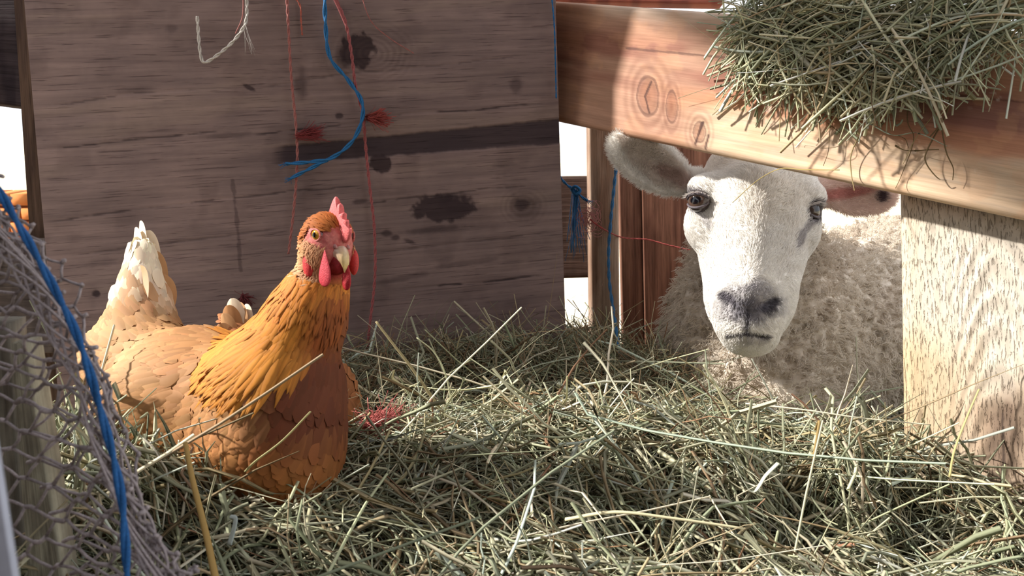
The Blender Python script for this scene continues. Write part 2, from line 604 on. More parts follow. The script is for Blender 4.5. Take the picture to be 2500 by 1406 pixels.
def panel_col(P):
    x, y = w2px(P)
    base = srgb(132, 114, 111)
    c = np.tile(base, (len(P), 1))
    yy = y + 0.115 * (x - 700)                  # height across the grain
    n1 = fbm(x * 0.004, yy * 0.03, o=5); n2 = fbm(x * 0.012 + 9, yy * 0.012, o=4)
    c = c * (0.80 + 0.4 * n1)[:, None]
    c = mixc(c, sstep(0.5, 0.75, n2) * 0.45, srgb(104, 88, 86))
    c = mixc(c, sstep(0.55, 0.75, fbm(x * 0.003 + 3, yy * 0.02 + 8)) * 0.35, srgb(146, 128, 118))
    disp = np.zeros(len(P))
    # missing strip of veneer
    top = 291 + 6 * (fbm(x * 0.05, x * 0 + 3.3) - 0.5) - (x - 1360) * 0.0985
    bot = 351 + 7 * (fbm(x * 0.04, x * 0 + 7.7) - 0.5) - (x - 1360) * 0.070
    st = sstep(-4, 3, y - top) * sstep(-4, 3, bot - y) * sstep(655, 700, x + 8 * (fbm(y * 0.08, y * 0) - .5))
    dark = srgb(66, 56, 60)
    c = mixc(c, st * 0.95, dark); disp -= 0.0022 * st
    for (cx, cy, rx, ry, ang, k, soft) in [
            (874, 122, 37, 43, 0, 0.95, .12), (845, 135, 24, 26, 0, .7, .4), (1078, 508, 70, 32, -3, .9, .15), (1110, 495, 40, 22, 0, .6, .4),
            (930, 400, 25, 22, 0, .9, .15), (1280, 505, 34, 30, 0, .45, .6), (1275, 500, 16, 13, 0, .8, .4), (735, 205, 14, 34, 0, .5, .6),
            (1260, 210, 14, 20, 0, .5, .5), (945, 570, 14, 8, 0, .7, .4), (965, 580, 10, 7, 0, .7, .4), (828, 283, 9, 7, 0, .8, .3),
            (608, 214, 16, 5, 30, .8, .3), (235, 717, 10, 9, 0, .9, .3), (420, 70, 14, 10, 0, .4, .5), (1000, 590, 14, 5, 20, .6, .4),
            (880, 492, 18, 6, -8, .6, .4), (1230, 400, 30, 8, -8, .35, .5), (1060, 560, 70, 7, -6, .5, .5), (1150, 640, 90, 6, -8, .4, .5),
            (330, 220, 40, 8, -5, .35, .6), (560, 330, 60, 7, -4, .35, .6), (250, 640, 50, 9, -8, .3, .6), (980, 680, 80, 7, -12, .4, .5)]:
        m = ell_mask(x, y, cx, cy, rx, ry, ang, 0.45, 0.06, soft, cx * 0.01) * k
        c = mixc(c, m, srgb(58, 47, 50)); disp -= 0.0008 * m
    # rings round the knots
    for (kx, ky, R) in [(905, 130, 150), (1278, 503, 90)]:
        d = np.hypot((x - kx), (y - ky) * 1.25) + 14 * fbm(x * 0.02, y * 0.02)
        m = (0.5 + 0.5 * np.sin(d * 0.42)) * (1 - sstep(R * 0.4, R, d)) * 0.3
        c = mixc(c, m, srgb(88, 72, 68))
    # long checks along the grain
    for (x0, x1, yy0, s) in [(100, 560, 300, .8), (600, 1340, 318, .85), (90, 900, 470, .7), (880, 1330, 520, .6), (950, 1340, 740, .9), (160, 700, 560, .4),
                             (900, 1350, 640, .5), (100, 500, 190, .5), (620, 1300, 200, .4)]:
        w = 2.2 * (0.4 + fbm(x * 0.03 + yy0, y * 0))
        m = (1 - sstep(0.6, 1.4, np.abs(yy - yy0 - 16 * (fbm(x * 0.006 + yy0, x * 0) - .5)) / w)) * sstep(x0, x0 + 60, x) * (1 - sstep(x1 - 60, x1, x))
        c = mixc(c, m * s * sstep(.3, .5, fbm(x * 0.02, x * 0 + yy0)), srgb(56, 46, 48)); disp -= 0.0008 * m
    m = seg_mask(x, y, [(568, 440), (580, 560), (588, 660)], 5, 1.2, 0.05) * 0.5
    c = mixc(c, m, srgb(66, 54, 56))
    return c, disp


pane = sweep_board(on_panel(150, 1055), on_panel(57, -22), on_panel(1384, 905), on_panel(1355, -34), PN, 0.014, 520, 320, 0.002, panel_col)
obj('wall_back', pane, M_panel, kind='structure', label='brown weathered plywood wall with dark strip behind the hens', cat='wall')


# ------------------------------------------------------------------ big rail above the sheep
BL0, BL1 = W(1340, 292, 1.28), W(1340, 0, 1.28)
BR0, BR1 = W(2700, 580, 0.76), W(2700, 92, 0.76)
bu = nrm((BR0 + BR1) - (BL0 + BL1)); bv = nrm(BL1 - BL0)
BN = nrm(np.cross(bu, bv))
if BN[1] > 0: BN = -BN


def beam_col(P):
    x, y = w2px(P)
    t = (x - 1340) / 1360.0
    topy = 0 + 92 * t; boty = 292 + 288 * t
    v = (y - topy) / (boty - topy)              # 0 top .. 1 bottom
    c = np.tile(srgb(176, 140, 118), (len(P), 1))
    n = fbm(x * 0.0035, v * 5 + 2, o=5)
    wv = v + 0.10 * (fbm(x * 0.004 + 4, v * 2) - 0.5)
    # dark red-brown stained belt, irregular
    belt = sstep(0.12, 0.3, wv) * (1 - sstep(0.55, 0.72, wv)) * sstep(0.34, 0.58, fbm(x * 0.005 + 11, v * 4 + 1))
    c = mixc(c, belt * 0.75, srgb(140, 92, 78))
    belt2 = sstep(0.3, 0.42, wv) * (1 - sstep(0.62, 0.7, wv)) * sstep(1900, 2250, x)
    c = mixc(c, belt2 * 0.6, srgb(128, 90, 84))
    # orange lower middle
    org = sstep(0.5, 0.6, wv) * (1 - sstep(0.66, 0.8, wv)) * sstep(1550, 1700, x)
    c = mixc(c, org * 0.6, srgb(190, 138, 104))
    # pale bare wood along the lower edge
    pale = sstep(0.64, 0.74, wv + 0.06 * (vnoise(x * 0.01, v * 3) - .5)) * sstep(1640, 1780, x)
    c = mixc(c, pale * 0.85, srgb(214, 192, 162))
    c = mixc(c, pale * sstep(0.5, 0.62, fbm(x * 0.004 + 6, v * 30)) * 0.6, srgb(184, 166, 146))
    # paler band along the top
    up = (1 - sstep(0.03, 0.16, wv)) * sstep(1400, 1500, x)
    c = mixc(c, up * 0.75, srgb(206, 190, 172))
    # mottling
    mo = sstep(0.5, 0.62, fbm(x * 0.02 + 3, y * 0.02 + 9)) * 0.25
    c = mixc(c, mo, srgb(206, 160, 122))
    # cathedral rings and knots at the left
    for (kx, ky, rx, ry, R) in [(1582, 236, 26, 48, 3.2), (1708, 322, 16, 26, 3.0), (1640, 260, 14, 40, 2.6)]:
        d = np.hypot((x - kx) / rx, (y - ky) / ry) + 0.25 * fbm(x * 0.03, y * 0.03)
        ring = (0.5 + 0.5 * np.sin(d * 9)) * (1 - sstep(R * .5, R, d))
        c = mixc(c, ring * 0.45, srgb(118, 78, 64))
        c = mixc(c, (1 - sstep(.5, 1.1, d)) * .55, srgb(140, 92, 68))
        c = mixc(c, (1 - sstep(.06, .12, np.abs(d - 1.1))) * .6, srgb(92, 62, 54))
    arch = np.sin((v - 0.25 * np.exp(-((x - 1640) / 120.0) ** 2)) * 46 + 3 * fbm(x * .006, v * 3))
    c = c * (1 + 0.05 * arch)[:, None]
    for (p, w, k) in [([(1530, 118), (1640, 128), (1790, 142), (1900, 148)], 3, .6), ([(1715, 300), (1698, 350)], 4, .9), ([(1730, 330), (1722, 362)], 3, .8),
                      ([(1590, 200), (1575, 235), (1585, 275)], 3, .8), ([(2150, 212), (2500, 250)], 2.5, .5), ([(1880, 255), (2080, 290), (2300, 300)], 2, .4)]:
        c = mixc(c, seg_mask(x, y, p, w, .7) * k, srgb(70, 46, 42))
    # drips, splashes
    sp = sstep(0.70, 0.76, vnoise(x * 0.11, y * 0.11)) * sstep(0.55, 0.7, fbm(x * 0.008 + 2, y * 0.008)) * sstep(1700, 2000, x)
    c = mixc(c, sp * 0.5, srgb(236, 226, 216))
    c = np.clip(c * (0.98 + 0.2 * n)[:, None] * np.array([1.04, 1.0, 1.0]), 0, .92)
    return c, np.zeros(len(P))


beam_me = sweep_board(BL0, BL1, BR0, BR1, BN, 0.042, 460, 150, 0.009, beam_col)
obj('wooden_rail', beam_me, M_beam, None, 'thick red-brown timber rail with pale lower edge above the sheep', 'beam')

# ------------------------------------------------------------------ wide weathered board under the rail at the right
BB = BL0 - BN * 0.044                           # plane of the rail's back


def post_col(P):
    x, y = w2px(P)
    c = np.tile(srgb(198, 188, 174), (len(P), 1))
    n = fbm(x * 0.01, y * 0.004)
    c = mixc(c, sstep(0.45, 0.7, n) * 0.5, srgb(222, 210, 190))
    c = mixc(c, (1 - sstep(0, 90, x - 2196)) * 0.4, srgb(216, 196, 162))
    tan = sstep(740, 900, y + 90 * (fbm(x * 0.012 + 4, y * 0.006) - .5)) * (1 - sstep(60, 260, x - 2200 + 120 * (n - .5)))
    c = mixc(c, tan * 0.5, srgb(190, 154, 104))
    br = sstep(880, 1020, y + 60 * (fbm(x * .02, y * .02) - .5) + 0.35 * (x - 2420)) * sstep(2300, 2420, x)
    c = mixc(c, br * 0.75, srgb(134, 108, 86))
    kn = ell_mask(x, y, 2452, 1065, 46, 90, 0, .4, .03, .4)
    c = mixc(c, kn * 0.7, srgb(96, 78, 66))
    pk = (1 - sstep(480, 560, y)) * 0.35
    c = mixc(c, pk, srgb(206, 170, 152))
    # plume of grain lines at the right
    d = np.abs(x - 2440 - (y - 560) * 0.05) + 0.0016 * np.maximum(y - 560, 0) ** 1.6 * 0
    arch = np.sin((y * 0.045 - ((x - 2440) / 34.0) ** 2) * 1.6 + 2.5 * fbm(x * .01, y * .01)) * sstep(2300, 2400, x)
    c = c * (1 + 0.09 * arch)[:, None]
    m = seg_mask(x, y, [(2447, 1010), (2450, 1120), (2446, 1190)], 3.5, .8)
    c = mixc(c, m * .8, srgb(50, 40, 38))
    disp = 0.0012 * (fbm(x * 0.09, y * 0.02) - .5) + 0.0010 * arch * sstep(560, 640, y)
    return c, disp


pn = BN.copy(); pn[2] = 0; pn = nrm(pn)


def on_back(px, py, off=0.0):
    return on_plane(px, py, BB + BN * off, BN)


pb0, pt0 = on_back(2202, 1180), on_back(2190, 400)
axis_v = nrm(pt0 - pb0)
rt = nrm(np.cross(axis_v, BN));
if rt[0] < 0: rt = -rt
pbw = pb0 - axis_v * (pb0[2] - 0.01) / axis_v[2]
post_me = sweep_board(pbw, pbw + rt * 0.24, pt0 + axis_v * 0.03, pt0 + axis_v * 0.03 + rt * 0.24, BN, 0.045, 340, 150, 0.012, post_col)
obj('wooden_post', post_me, M_post, None, 'wide pale weathered board standing under the right end of the rail', 'post')


# ------------------------------------------------------------------ fence in the far corner beside the sheep
def upright(name, x0, x1, xb0, xb1, ytop, ybot, d, thick, rad, mat, fn, label, cat, group=None, zbot=0.01, nv=24):
    T0, T1 = W(x0, ytop, d), W(x1, ytop, d)
    # carried straight down to the ground
    vn = np.array([0, -1.0, 0])
    B0, B1 = on_plane(xb0, ybot, T0, vn), on_plane(xb1, ybot, T1, vn)
    k0 = (T0[2] - zbot) / (T0[2] - B0[2]); k1 = (T1[2] - zbot) / (T1[2] - B1[2])
    B0 = T0 + (B0 - T0) * k0; B1 = T1 + (B1 - T1) * k1
    n = nrm(np.cross(T1 - T0, T0 - B0))
    if n[1] > 0: n = -n
    me = sweep_board(B0, B1, T0, T1, n, thick, 60, nv, rad, fn, uoff=x0 * 0.01)
    return obj(name, me, mat, None, label, cat, group)


def tone(a, b, sc=0.02):
    def f(P):
        x, y = w2px(P)
        n = fbm(x * sc * 2, y * sc * 0.4)
        c = np.tile(np.asarray(a), (len(P), 1))
        return mixc(c, sstep(.35, .65, n), b), np.zeros(len(P))
    return f


upright('corner_post', 1437, 1512, 1444, 1516, 250, 900, 1.36, 0.05, 0.018, M_plank, tone(srgb(178, 156, 136), srgb(150, 122, 102)),
        'grey-brown rounded corner post with blue twine beside the gap', 'post')
upright('fence_plank', 1506, 1561, 1522, 1574, 250, 900, 1.50, 0.02, 0.003, M_plank, tone(srgb(140, 104, 86), srgb(120, 86, 72)),
        'narrow red-brown plank next to the rounded corner post', 'plank', 'planks behind the sheep')
upright('fence_plank', 1563, 1750, 1576, 1765, 250, 900, 1.495, 0.02, 0.003, M_plank, tone(srgb(158, 116, 96), srgb(132, 94, 78)),
        'wide red-brown plank directly beside the sheep wool', 'plank', 'planks behind the sheep')


def cross_board(name, x0, x1, y0l, y1l, y0r, y1r, d, thick, mat, fn, label, cat, dr=None, rad=0.004, group=None):
    dr = dr or d
    A0, A1 = W(x0, y1l, d), W(x0, y0l, d)
    B0, B1 = W(x1, y1r, dr), W(x1, y0r, dr)
    n = nrm(np.cross(B0 - A0, A1 - A0))
    if np.dot(n, A0 - np.array([0, 0, CAM_Z])) > 0: n = -n
    me = sweep_board(A0, A1, B0, B1, n, thick, 40, 30, rad, fn, uoff=y0l * 0.01)
    return obj(name, me, mat, None, label, cat, group)


cross_board('fence_board', 1290, 1470, 430, 682, 428, 676, 1.50, 0.02, M_plank, tone(srgb(120, 100, 88), srgb(96, 78, 70)),
            'dark crosspiece board with blue bow between the two bright gaps', 'board')
cross_board('fence_board', 1290, 1500, 800, 1300, 800, 1300, 1.56, 0.02, M_plank, tone(srgb(110, 92, 80), srgb(90, 74, 66)),
            'dark board behind hay below the small bright gap', 'board')
cross_board('fence_board', 1330, 1765, -60, 2, -60, 10, 1.62, 0.03, M_plank, tone(srgb(150, 88, 72), srgb(120, 70, 60)),
            'reddish board above the far end of the thick rail', 'board')

# added unseen blocker behind the plywood's far end, shading the rail's left end
s0_, s1_ = on_panel(1030, 500, -.016), on_panel(1352, 500, -.016)
st0, st1 = s0_.copy(), s1_.copy(); st0[2] = st1[2] = 1.62; s0_[2] = s1_[2] = .01
obj('shade_stud_1', sweep_board(s0_, s1_, st0, st1, PN, .15, 30, 10, .003, tone(srgb(120, 100, 88), srgb(96, 78, 70))), M_plank, None, 'added unseen stud that shades the left end of the rail', 'post', kind='structure')

# ------------------------------------------------------------------ timber at the left
upright('wall_stud', 22, 110, 92, 190, -140, 900, 1.20, 0.04, 0.004, M_plank, tone(srgb(112, 92, 78), srgb(88, 72, 64)),
        'dark upright stud along the left edge of the plywood', 'post')
cross_board('fence_board', -160, 70, -120, 232, -140, 262, 1.27, 0.03, M_plank, tone(srgb(80, 70, 72), srgb(64, 56, 60)),
            'dark board above the bright opening left of the plywood', 'board')
cross_board('fence_board', -200, 130, 585, 868, 580, 862, 1.25, 0.03, M_plank, tone(srgb(110, 100, 92), srgb(84, 76, 72)),
            'dark board below the bright opening, behind the wire netting', 'board')


def slat_col(a, b):
    return tone(a, b, 0.03)


upright('grey_plank', -70, 22, -30, 62, 790, 1406, 0.56, 0.02, 0.003, M_greyplank, slat_col(srgb(150, 146, 134), srgb(124, 118, 108)),
        'grey weathered plank at the left edge behind wire netting', 'plank', 'grey planks behind the netting')
upright('grey_plank', 26, 60, 66, 152, 840, 1406, 0.53, 0.02, 0.003, M_greyplank, slat_col(srgb(176, 172, 152), srgb(142, 136, 120)),
        'pale grey weathered plank beside the bright chink behind netting', 'plank', 'grey planks behind the netting')
m_bar = flat_mat('grey_metal', srgb(176, 182, 200), 0.5, 0.4, 30, .85, 1.1)
upright('metal_bar', -80, -34, -20, 32, 985, 1406, 0.24, 0.003, 0.001, m_bar, plain((1, 1, 1)),
        'pale blue-grey bar blurred at the bottom left corner', 'bar', zbot=0.3)

# something orange and brick-like lit outside the left opening
kb = flat_mat('orange_brick', srgb(206, 132, 76), 0.9, 0.1, 14)
ko = empty('brick_stack', 'orange sunlit bricks outside the left opening', 'bricks')
kme = None
for r in range(4):
    for k in range(4):
        c0 = W(-70 + 50 * k + (25 if r % 2 else 0), 482 + 34 * r, 1.9)
        L, D_, H_ = 0.046, 0.05, 0.030
        v = np.array([[sx, sy, sz] for sx in (-1, 1) for sy in (-1, 1) for sz in (-1, 1)], dtype=float) * [L / 2 * .94, D_, H_ / 2 * .86]
        if kme is None:
            kme = mesh_np('brick', v, np.array([[0, 1, 3, 2], [4, 6, 7, 5], [0, 4, 5, 1], [2, 3, 7, 6], [0, 2, 6, 4], [1, 5, 7, 3]]), None, None, False)
            kme.materials.append(kb)
        o = obj('brick', kme, None, ko); o.location = c0
kp = obj('plinth', None, None, ko)
bpy.data.objects.remove(kp)
zt = W(0, 600, 1.9)[2]
pv = np.array([[sx, sy, sz] for sx in (-1.45, -0.98) for sy in (1.78, 2.02) for sz in (0.0, zt)], dtype=float)
obj('base_block', mesh_np('base_block', pv, np.array([[0, 1, 3, 2], [4, 6, 7, 5], [0, 4, 5, 1], [2, 3, 7, 6], [0, 2, 6, 4], [1, 5, 7, 3]]), None, None, False), kb, ko)

# ------------------------------------------------------------------ unseen roof, added to cut sky light and shape the sun
rv = np.array([[x, y, z] for x in (-0.62, 0.34) for y in (-2.2, 1.32) for z in (1.62, 1.66)], dtype=float)
obj('roof_blocker', mesh_np('roof_blocker', rv, np.array([[0, 1, 3, 2], [4, 6, 7, 5], [0, 4, 5, 1], [2, 3, 7, 6], [0, 2, 6, 4], [1, 5, 7, 3]]), np.tile(srgb(120, 100, 84), (8, 1)), rv[:, :2], False),
    M_plank, kind='structure', label='added unseen roof cutting sky light and shaping the sun', cat='roof_blocker')
wv_ = np.array([[x, y, z] for x in (-0.5, 1.6) for y in (-1.04, -1.0) for z in (0.0, 1.62)], dtype=float)  # added unseen wall, cuts sky light from behind the viewer
wl_ = np.array([[x, y, z] for x in (-0.93, -0.90) for y in (1.05, 1.34) for z in (0.0, 1.36)], dtype=float)  # added unseen wall, blocks the sun from the far-corner hay
obj('sun_blocker_left', mesh_np('sun_blocker_left', wl_, np.array([[0, 1, 3, 2], [4, 6, 7, 5], [0, 4, 5, 1], [2, 3, 7, 6], [0, 2, 6, 4], [1, 5, 7, 3]]), np.tile(srgb(110, 94, 82), (8, 1)), wl_[:, [1, 2]], False),
    M_plank, kind='structure', label='added unseen board wall keeping sun off the corner hay', cat='wall')
ws_ = np.array([[x, y, z] for x in (-0.78, -0.75) for y in (-1.0, 0.62) for z in (0.0, 1.28)], dtype=float)  # added unseen wall, sized to throw shade on the front hay
obj('sun_blocker_side', mesh_np('sun_blocker_side', ws_, np.array([[0, 1, 3, 2], [4, 6, 7, 5], [0, 4, 5, 1], [2, 3, 7, 6], [0, 2, 6, 4], [1, 5, 7, 3]]), np.tile(srgb(110, 94, 82), (8, 1)), ws_[:, [1, 2]], False),
    M_plank, kind='structure', label='added unseen side wall shading the hay in front', cat='wall')
obj('sky_blocker_front', mesh_np('sky_blocker_front', wv_, np.array([[0, 1, 3, 2], [4, 6, 7, 5], [0, 4, 5, 1], [2, 3, 7, 6], [0, 2, 6, 4], [1, 5, 7, 3]]), np.tile(srgb(110, 94, 82), (8, 1)), wv_[:, [0, 2]], False),
    M_plank, kind='structure', label='added unseen wall behind the viewer, dimming the sky light', cat='wall')

# ------------------------------------------------------------------ hay
M_hay = attr_mat('dry_hay', 0.75, 0.25, None, trans=0.18)

ctrl = [at_z(*p) for p in [
    (60, 1390, .52), (400, 1390, .53), (700, 1400, .53), (1000, 1400, .52), (1300, 1400, .51), (1600, 1400, .49), (1900, 1400, .425), (2200, 1400, .43), (2500, 1400, .465),
    (150, 1200, .53), (300, 1150, .56), (450, 1190, .545), (600, 1215, .54), (800, 1200, .54), (1000, 1200, .535), (1300, 1200, .53), (1600, 1220, .515), (1900, 1240, .44),
    (2150, 1240, .435), (2450, 1220, .49), (950, 1100, .55), (1200, 1080, .56), (1500, 1090, .56), (1800, 1100, .555), (2100, 1100, .545), (2300, 1130, .525), (2480, 1150, .515),
    (900, 1040, .553), (1000, 990, .567), (1100, 970, .573), (1300, 985, .568), (1500, 985, .568), (1700, 972, .572), (1900, 975, .572), (2100, 990, .568), (2250, 1045, .55),
    (860, 940, .53), (920, 860, .55), (1000, 815, .57), (1100, 785, .585), (1250, 785, .59), (1400, 800, .578), (1500, 860, .55), (1600, 930, .535), (1150, 900, .535), (1350, 900, .535),
    (300, 1050, .632), (210, 1010, .62), (400, 1130, .592), (120, 1090, .57)]]
ctrl += [W(430, 1080, .82) + [0, 0, -.10], W(560, 1050, .80) + [0, 0, -.08], W(650, 1060, .76) + [0, 0, -.07], W(350, 1000, .88) + [0, 0, -.10]]
ctrl += [np.array(p) for p in [(.45, 1.25, .42), (.7, 1.2, .40), (.9, .95, .42), (.3, 1.5, .42), (0, 1.5, .5), (-.6, .3, .5), (.6, .3, .44), (0, .3, .5), (-.62, .9, .40), (-.6, .6, .5), (-.9, 1.1, .2), (-.75, .75, .3)]]
ctrl = np.array(ctrl)


def hay_z(x, y):
    x = np.asarray(x, dtype=float); y = np.asarray(y, dtype=float)
    num = 0; den = 0
    for c in ctrl:
        w = 1.0 / ((x - c[0]) ** 2 + (y - c[1]) ** 2 + 0.0012) ** 2
        num = num + w * c[2]; den = den + w
    back = 0.036 * sstep(.78, .90, y) + 0.014 * sstep(.94, 1.06, y)
    return num / den - 0.008 - back + 0.022 * (fbm(x * 13 + 50, y * 13 + 20, o=3) - 0.5) * 2 * 1.0


HPAL = np.array([srgb(172, 170, 134), srgb(152, 154, 120), srgb(190, 182, 146), srgb(206, 196, 158), srgb(138, 142, 112), srgb(164, 146, 104),
                 srgb(132, 110, 76), srgb(180, 188, 168), srgb(120, 124, 92), srgb(212, 208, 180), srgb(148, 108, 74)])
HP = np.array([.17, .16, .13, .10, .12, .09, .06, .08, .04, .03, .02])


def hay_cols(n, r, p=HP):
    i = r.choice(len(HPAL), n, p=p / p.sum())
    return np.clip((HPAL[i] * .80 + HPAL[i].mean(1, keepdims=True) * .20) * 1.28 * r.uniform(0.75, 1.15, (n, 1)) * r.uniform(0.95, 1.05, (n, 3)), 0, 1)


def hay_lines(cen, L, head, pitch, bend, sag, K, r, wig=0.0):
    t = np.linspace(-.5, .5, K)[None, :, None]
    D = np.stack([np.cos(head) * np.cos(pitch), np.sin(head) * np.cos(pitch), np.sin(pitch)], -1)[:, None]
    S = np.stack([-np.sin(head), np.cos(head), np.zeros_like(head)], -1)[:, None]
    Lk = L[:, None, None]
    P = cen[:, None] + D * t * Lk + S * (bend[:, None, None] * Lk * (t * t - 1 / 12))
    P[..., 2] -= (sag[:, None] * L[:, None]) * (t[..., 0] ** 2 - 1 / 12)
    if wig:
        P += r.normal(0, 1, P.shape) * (L * wig)[:, None, None]
    return P


def kink(P, r, frac, amt):
    """sharp bend in some stalks"""
    N, K, _ = P.shape
    sel = np.where(r.random(N) < frac)[0]
    k = r.integers(1, K - 1, len(sel))
    v = r.normal(0, 1, (len(sel), 3)); v[:, 2] *= 0.5
    L = np.linalg.norm(P[sel, -1] - P[sel, 0], axis=1)
    for j in range(K):
        f = np.maximum(j - k, 0) / (K - 1.0)
        P[sel, j] += v * (f * L * amt)[:, None]
    return P


def inside_hen(P):
    """rough test so that no stalk runs through the hens"""
    c = w2c(P); r = np.zeros(P.shape[:-1], dtype=bool)
    for (a, b, ra, rb) in HEN_AVOID:
        ba = b - a
        h = np.clip(((c - a) @ ba) / (ba @ ba), 0, 1)
        d = np.linalg.norm(c - a - h[..., None] * ba, axis=-1)
        r |= d < (ra + (rb - ra) * h)
    return r


HEN_AVOID = [(cs(345, 900, .88), cs(480, 960, .83), .050, .066), (cs(480, 960, .83), cs(690, 990, .755), .066, .058),
             (cs(690, 1000, .755), cs(680, 1130, .76), .055, .05), (cs(1835, 800, 1.06), cs(1835, 700, 1.1), .06, .06),
             (cs(1830, 930, 1.27), cs(1850, 800, 1.31), .125, .125), (cs(480, 1000, .83), cs(640, 1080, .79), .066, .06)]


def frustum_ok(P, m=260):
    x, y = w2px(P)
    return (x > -m) & (x < 2500 + m) & (y < 1406 + m)


hr = np.random.default_rng(11)
VV, FF, CC = [], [], []
nv = 0


def push(V, F, C):
    global nv
    VV.append(V); FF.append(F + nv); CC.append(C); nv += len(V)


def hay_batch(n, L0, L1, w0, w1, up, zlo, zhi, K=5, pal=HP, region=None, flatp=0.35, kinkp=.25, upright=0.0, minz=None):
    x = hr.uniform(-.62, .86, n); y = hr.uniform(.42, 1.42, n)
    if region is not None:
        keep = region(x, y); x, y = x[keep], y[keep]
    z = hay_z(x, y)
    cen = np.stack([x, y, z], -1)
    keep = frustum_ok(cen)
    # nothing behind the plywood or the corner boards
    keep &= ((cen - PL) @ PN > 0.012) | (cen[:, 0] > PR[0] + .02)
    keep &= cen[:, 1] < 1.40
    keep &= (x > -.52) | (y < .62)
    cen = cen[keep]; n = len(cen)
    L = hr.uniform(L0, L1, n) * hr.uniform(.6, 1.2, n)
    head = hr.uniform(0, 2 * math.pi, n)
    # the stalks lie mostly along the rail and across the heap
    head = np.where(hr.random(n) < .35, hr.normal(-.45, .45, n), head)
    pitch = hr.normal(0, up, n)
    if upright:
        pitch = np.where(hr.random(n) < upright, hr.uniform(.5, 1.3, n), pitch)
    e = .012
    gx = (hay_z(cen[:, 0] + e, cen[:, 1]) - hay_z(cen[:, 0] - e, cen[:, 1])) / (2 * e)
    gy = (hay_z(cen[:, 0], cen[:, 1] + e) - hay_z(cen[:, 0], cen[:, 1] - e)) / (2 * e)
    pitch = pitch + np.arctan(gx * np.cos(head) + gy * np.sin(head))
    cen[:, 2] += hr.uniform(zlo, zhi, n) + np.maximum(np.sin(np.abs(pitch)), 0) * L * .2 * (np.abs(pitch) > .4)
    P = hay_lines(cen, L, head, pitch, hr.normal(0, .45, n), hr.normal(.15, .3, n), K, hr, .012)
    P = kink(P, hr, kinkp, .9)
    bad = inside_hen(P).any(1)
    # keep the stalks on this side of the plywood
    q = (P - PL) @ PN
    bad |= ((q < 0.004) & (P[..., 0] < PR[0])).any(1)
    if minz is not None: bad |= (P[..., 2].max(1) < minz)
    P = P[~bad]; n = len(P)
    w = hr.uniform(w0, w1, n)
    tap = np.linspace(0, 1, K)[None]
    blade = hr.random(n) < flatp
    ww = w[:, None] * np.where(blade[:, None], 1.5 * (1 - .85 * tap ** 1.6), 1 - .25 * tap)
    side = nrm(hr.normal(0, 1, (n, 3)) * [1, 1, .5])
    th = np.where(blade, .10, .75)
    V, F, C = strands(P, ww, side, th, hay_cols(n, hr, pal))
    push(V, F, C)


# matted hay under the loose stalks
hx = np.linspace(-.62, .9, 190); hy = np.linspace(.3, 1.42, 150)
HX, HY = np.meshgrid(hx, hy, indexing='ij')
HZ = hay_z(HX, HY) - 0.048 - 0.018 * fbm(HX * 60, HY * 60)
wv = np.stack([HX, HY, HZ], -1)
behind = ((wv - PL) @ PN < 0.01) & (HX < PR[0] + .02)
HZ = np.where(behind, .05, HZ)
HZ = np.where((HX < -.5) & (HY > .6), .05, HZ)
wv[..., 2] = HZ
bi = np.arange(HX.size).reshape(HX.shape)
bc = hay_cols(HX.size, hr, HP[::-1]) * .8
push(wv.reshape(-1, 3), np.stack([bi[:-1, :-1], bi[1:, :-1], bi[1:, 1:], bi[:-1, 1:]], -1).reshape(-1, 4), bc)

hay_batch(24000, .05, .12, .0012, .0028, .20, -.050, -.004)
hay_batch(17000, .04, .14, .0010, .0026, .24, -.014, .010)
hay_batch(9500, .06, .18, .0020, .0042, .22, -.004, .016, K=7, flatp=.45)
hay_batch(900, .05, .12, .0010, .0022, .35, .000, .014, K=7, upright=.55)


# fringe of stalks sticking up along the crest in front of the sheep
def crest(x, y):
    px, py = w2px(np.stack([x, y, np.full_like(x, .57)], -1))
    return (py > 940) & (py < 1010) & (px > 880) & (px < 2260)


hay_batch(26000, .035, .10, .0009, .0022, .4, -.004, .010, K=5, region=lambda x, y: crest(x, y) & (hr.random(len(x)) < .5), upright=.35)


# leafy greener hay piled before the hen's flank
def leafy(x, y):
    px, py = w2px(np.stack([x, y, hay_z(x, y)], -1))
    return (px > 150) & (px < 620) & (py > 960) & (py < 1330)


GP = np.array([.2, .2, .08, .05, .2, .03, .03, .14, .06, .01, .0])
hay_batch(30000, .05, .13, .0022, .0050, .6, -.01, .02, K=7, pal=GP, region=lambda x, y: leafy(x, y) & (hr.random(len(x)) < .35), flatp=.75, upright=.3)

# finer hay down the far corner, its shade painted in with browner stalks
BP_SHADE = np.array([.1, .08, .06, .03, .1, .18, .22, .02, .1, .0, .11])
hay_batch(40000, .06, .15, .0007, .0016, .35, -.01, .02, K=5, pal=BP_SHADE, region=lambda x, y: (y > 1.02) & (x > -.3) & (x < .32) & (hr.random(len(x)) < .9), upright=.12)

heap = mesh_np('hay_heap', np.concatenate(VV), np.concatenate(FF), np.concatenate(CC))
obj('hay_heap', heap, M_hay, None, 'loose grey-green hay heaped in the feeder before hen and sheep', 'hay', kind='stuff')

# ---- hay lying on the rail and hanging over its face
VV, FF, CC = [], [], []; nv = 0
tr = np.random.default_rng(23)


def on_beam(px, py, off=0.0):
    return on_plane(px, py, BL0 + BN * off, BN)


poly = [(1835, -40), (1815, 60), (1790, 150), (1830, 215), (1900, 190), (1960, 235), (2010, 275), (2080, 280), (2150, 305), (2215, 290), (2260, 220), (2300, 130), (2360, 80), (2520, 70), (2560, -60)]
n = 4800
qx = tr.uniform(1740, 2560, n); qy = tr.uniform(-60, 320, n)
ok = in_poly(qx, qy, poly)
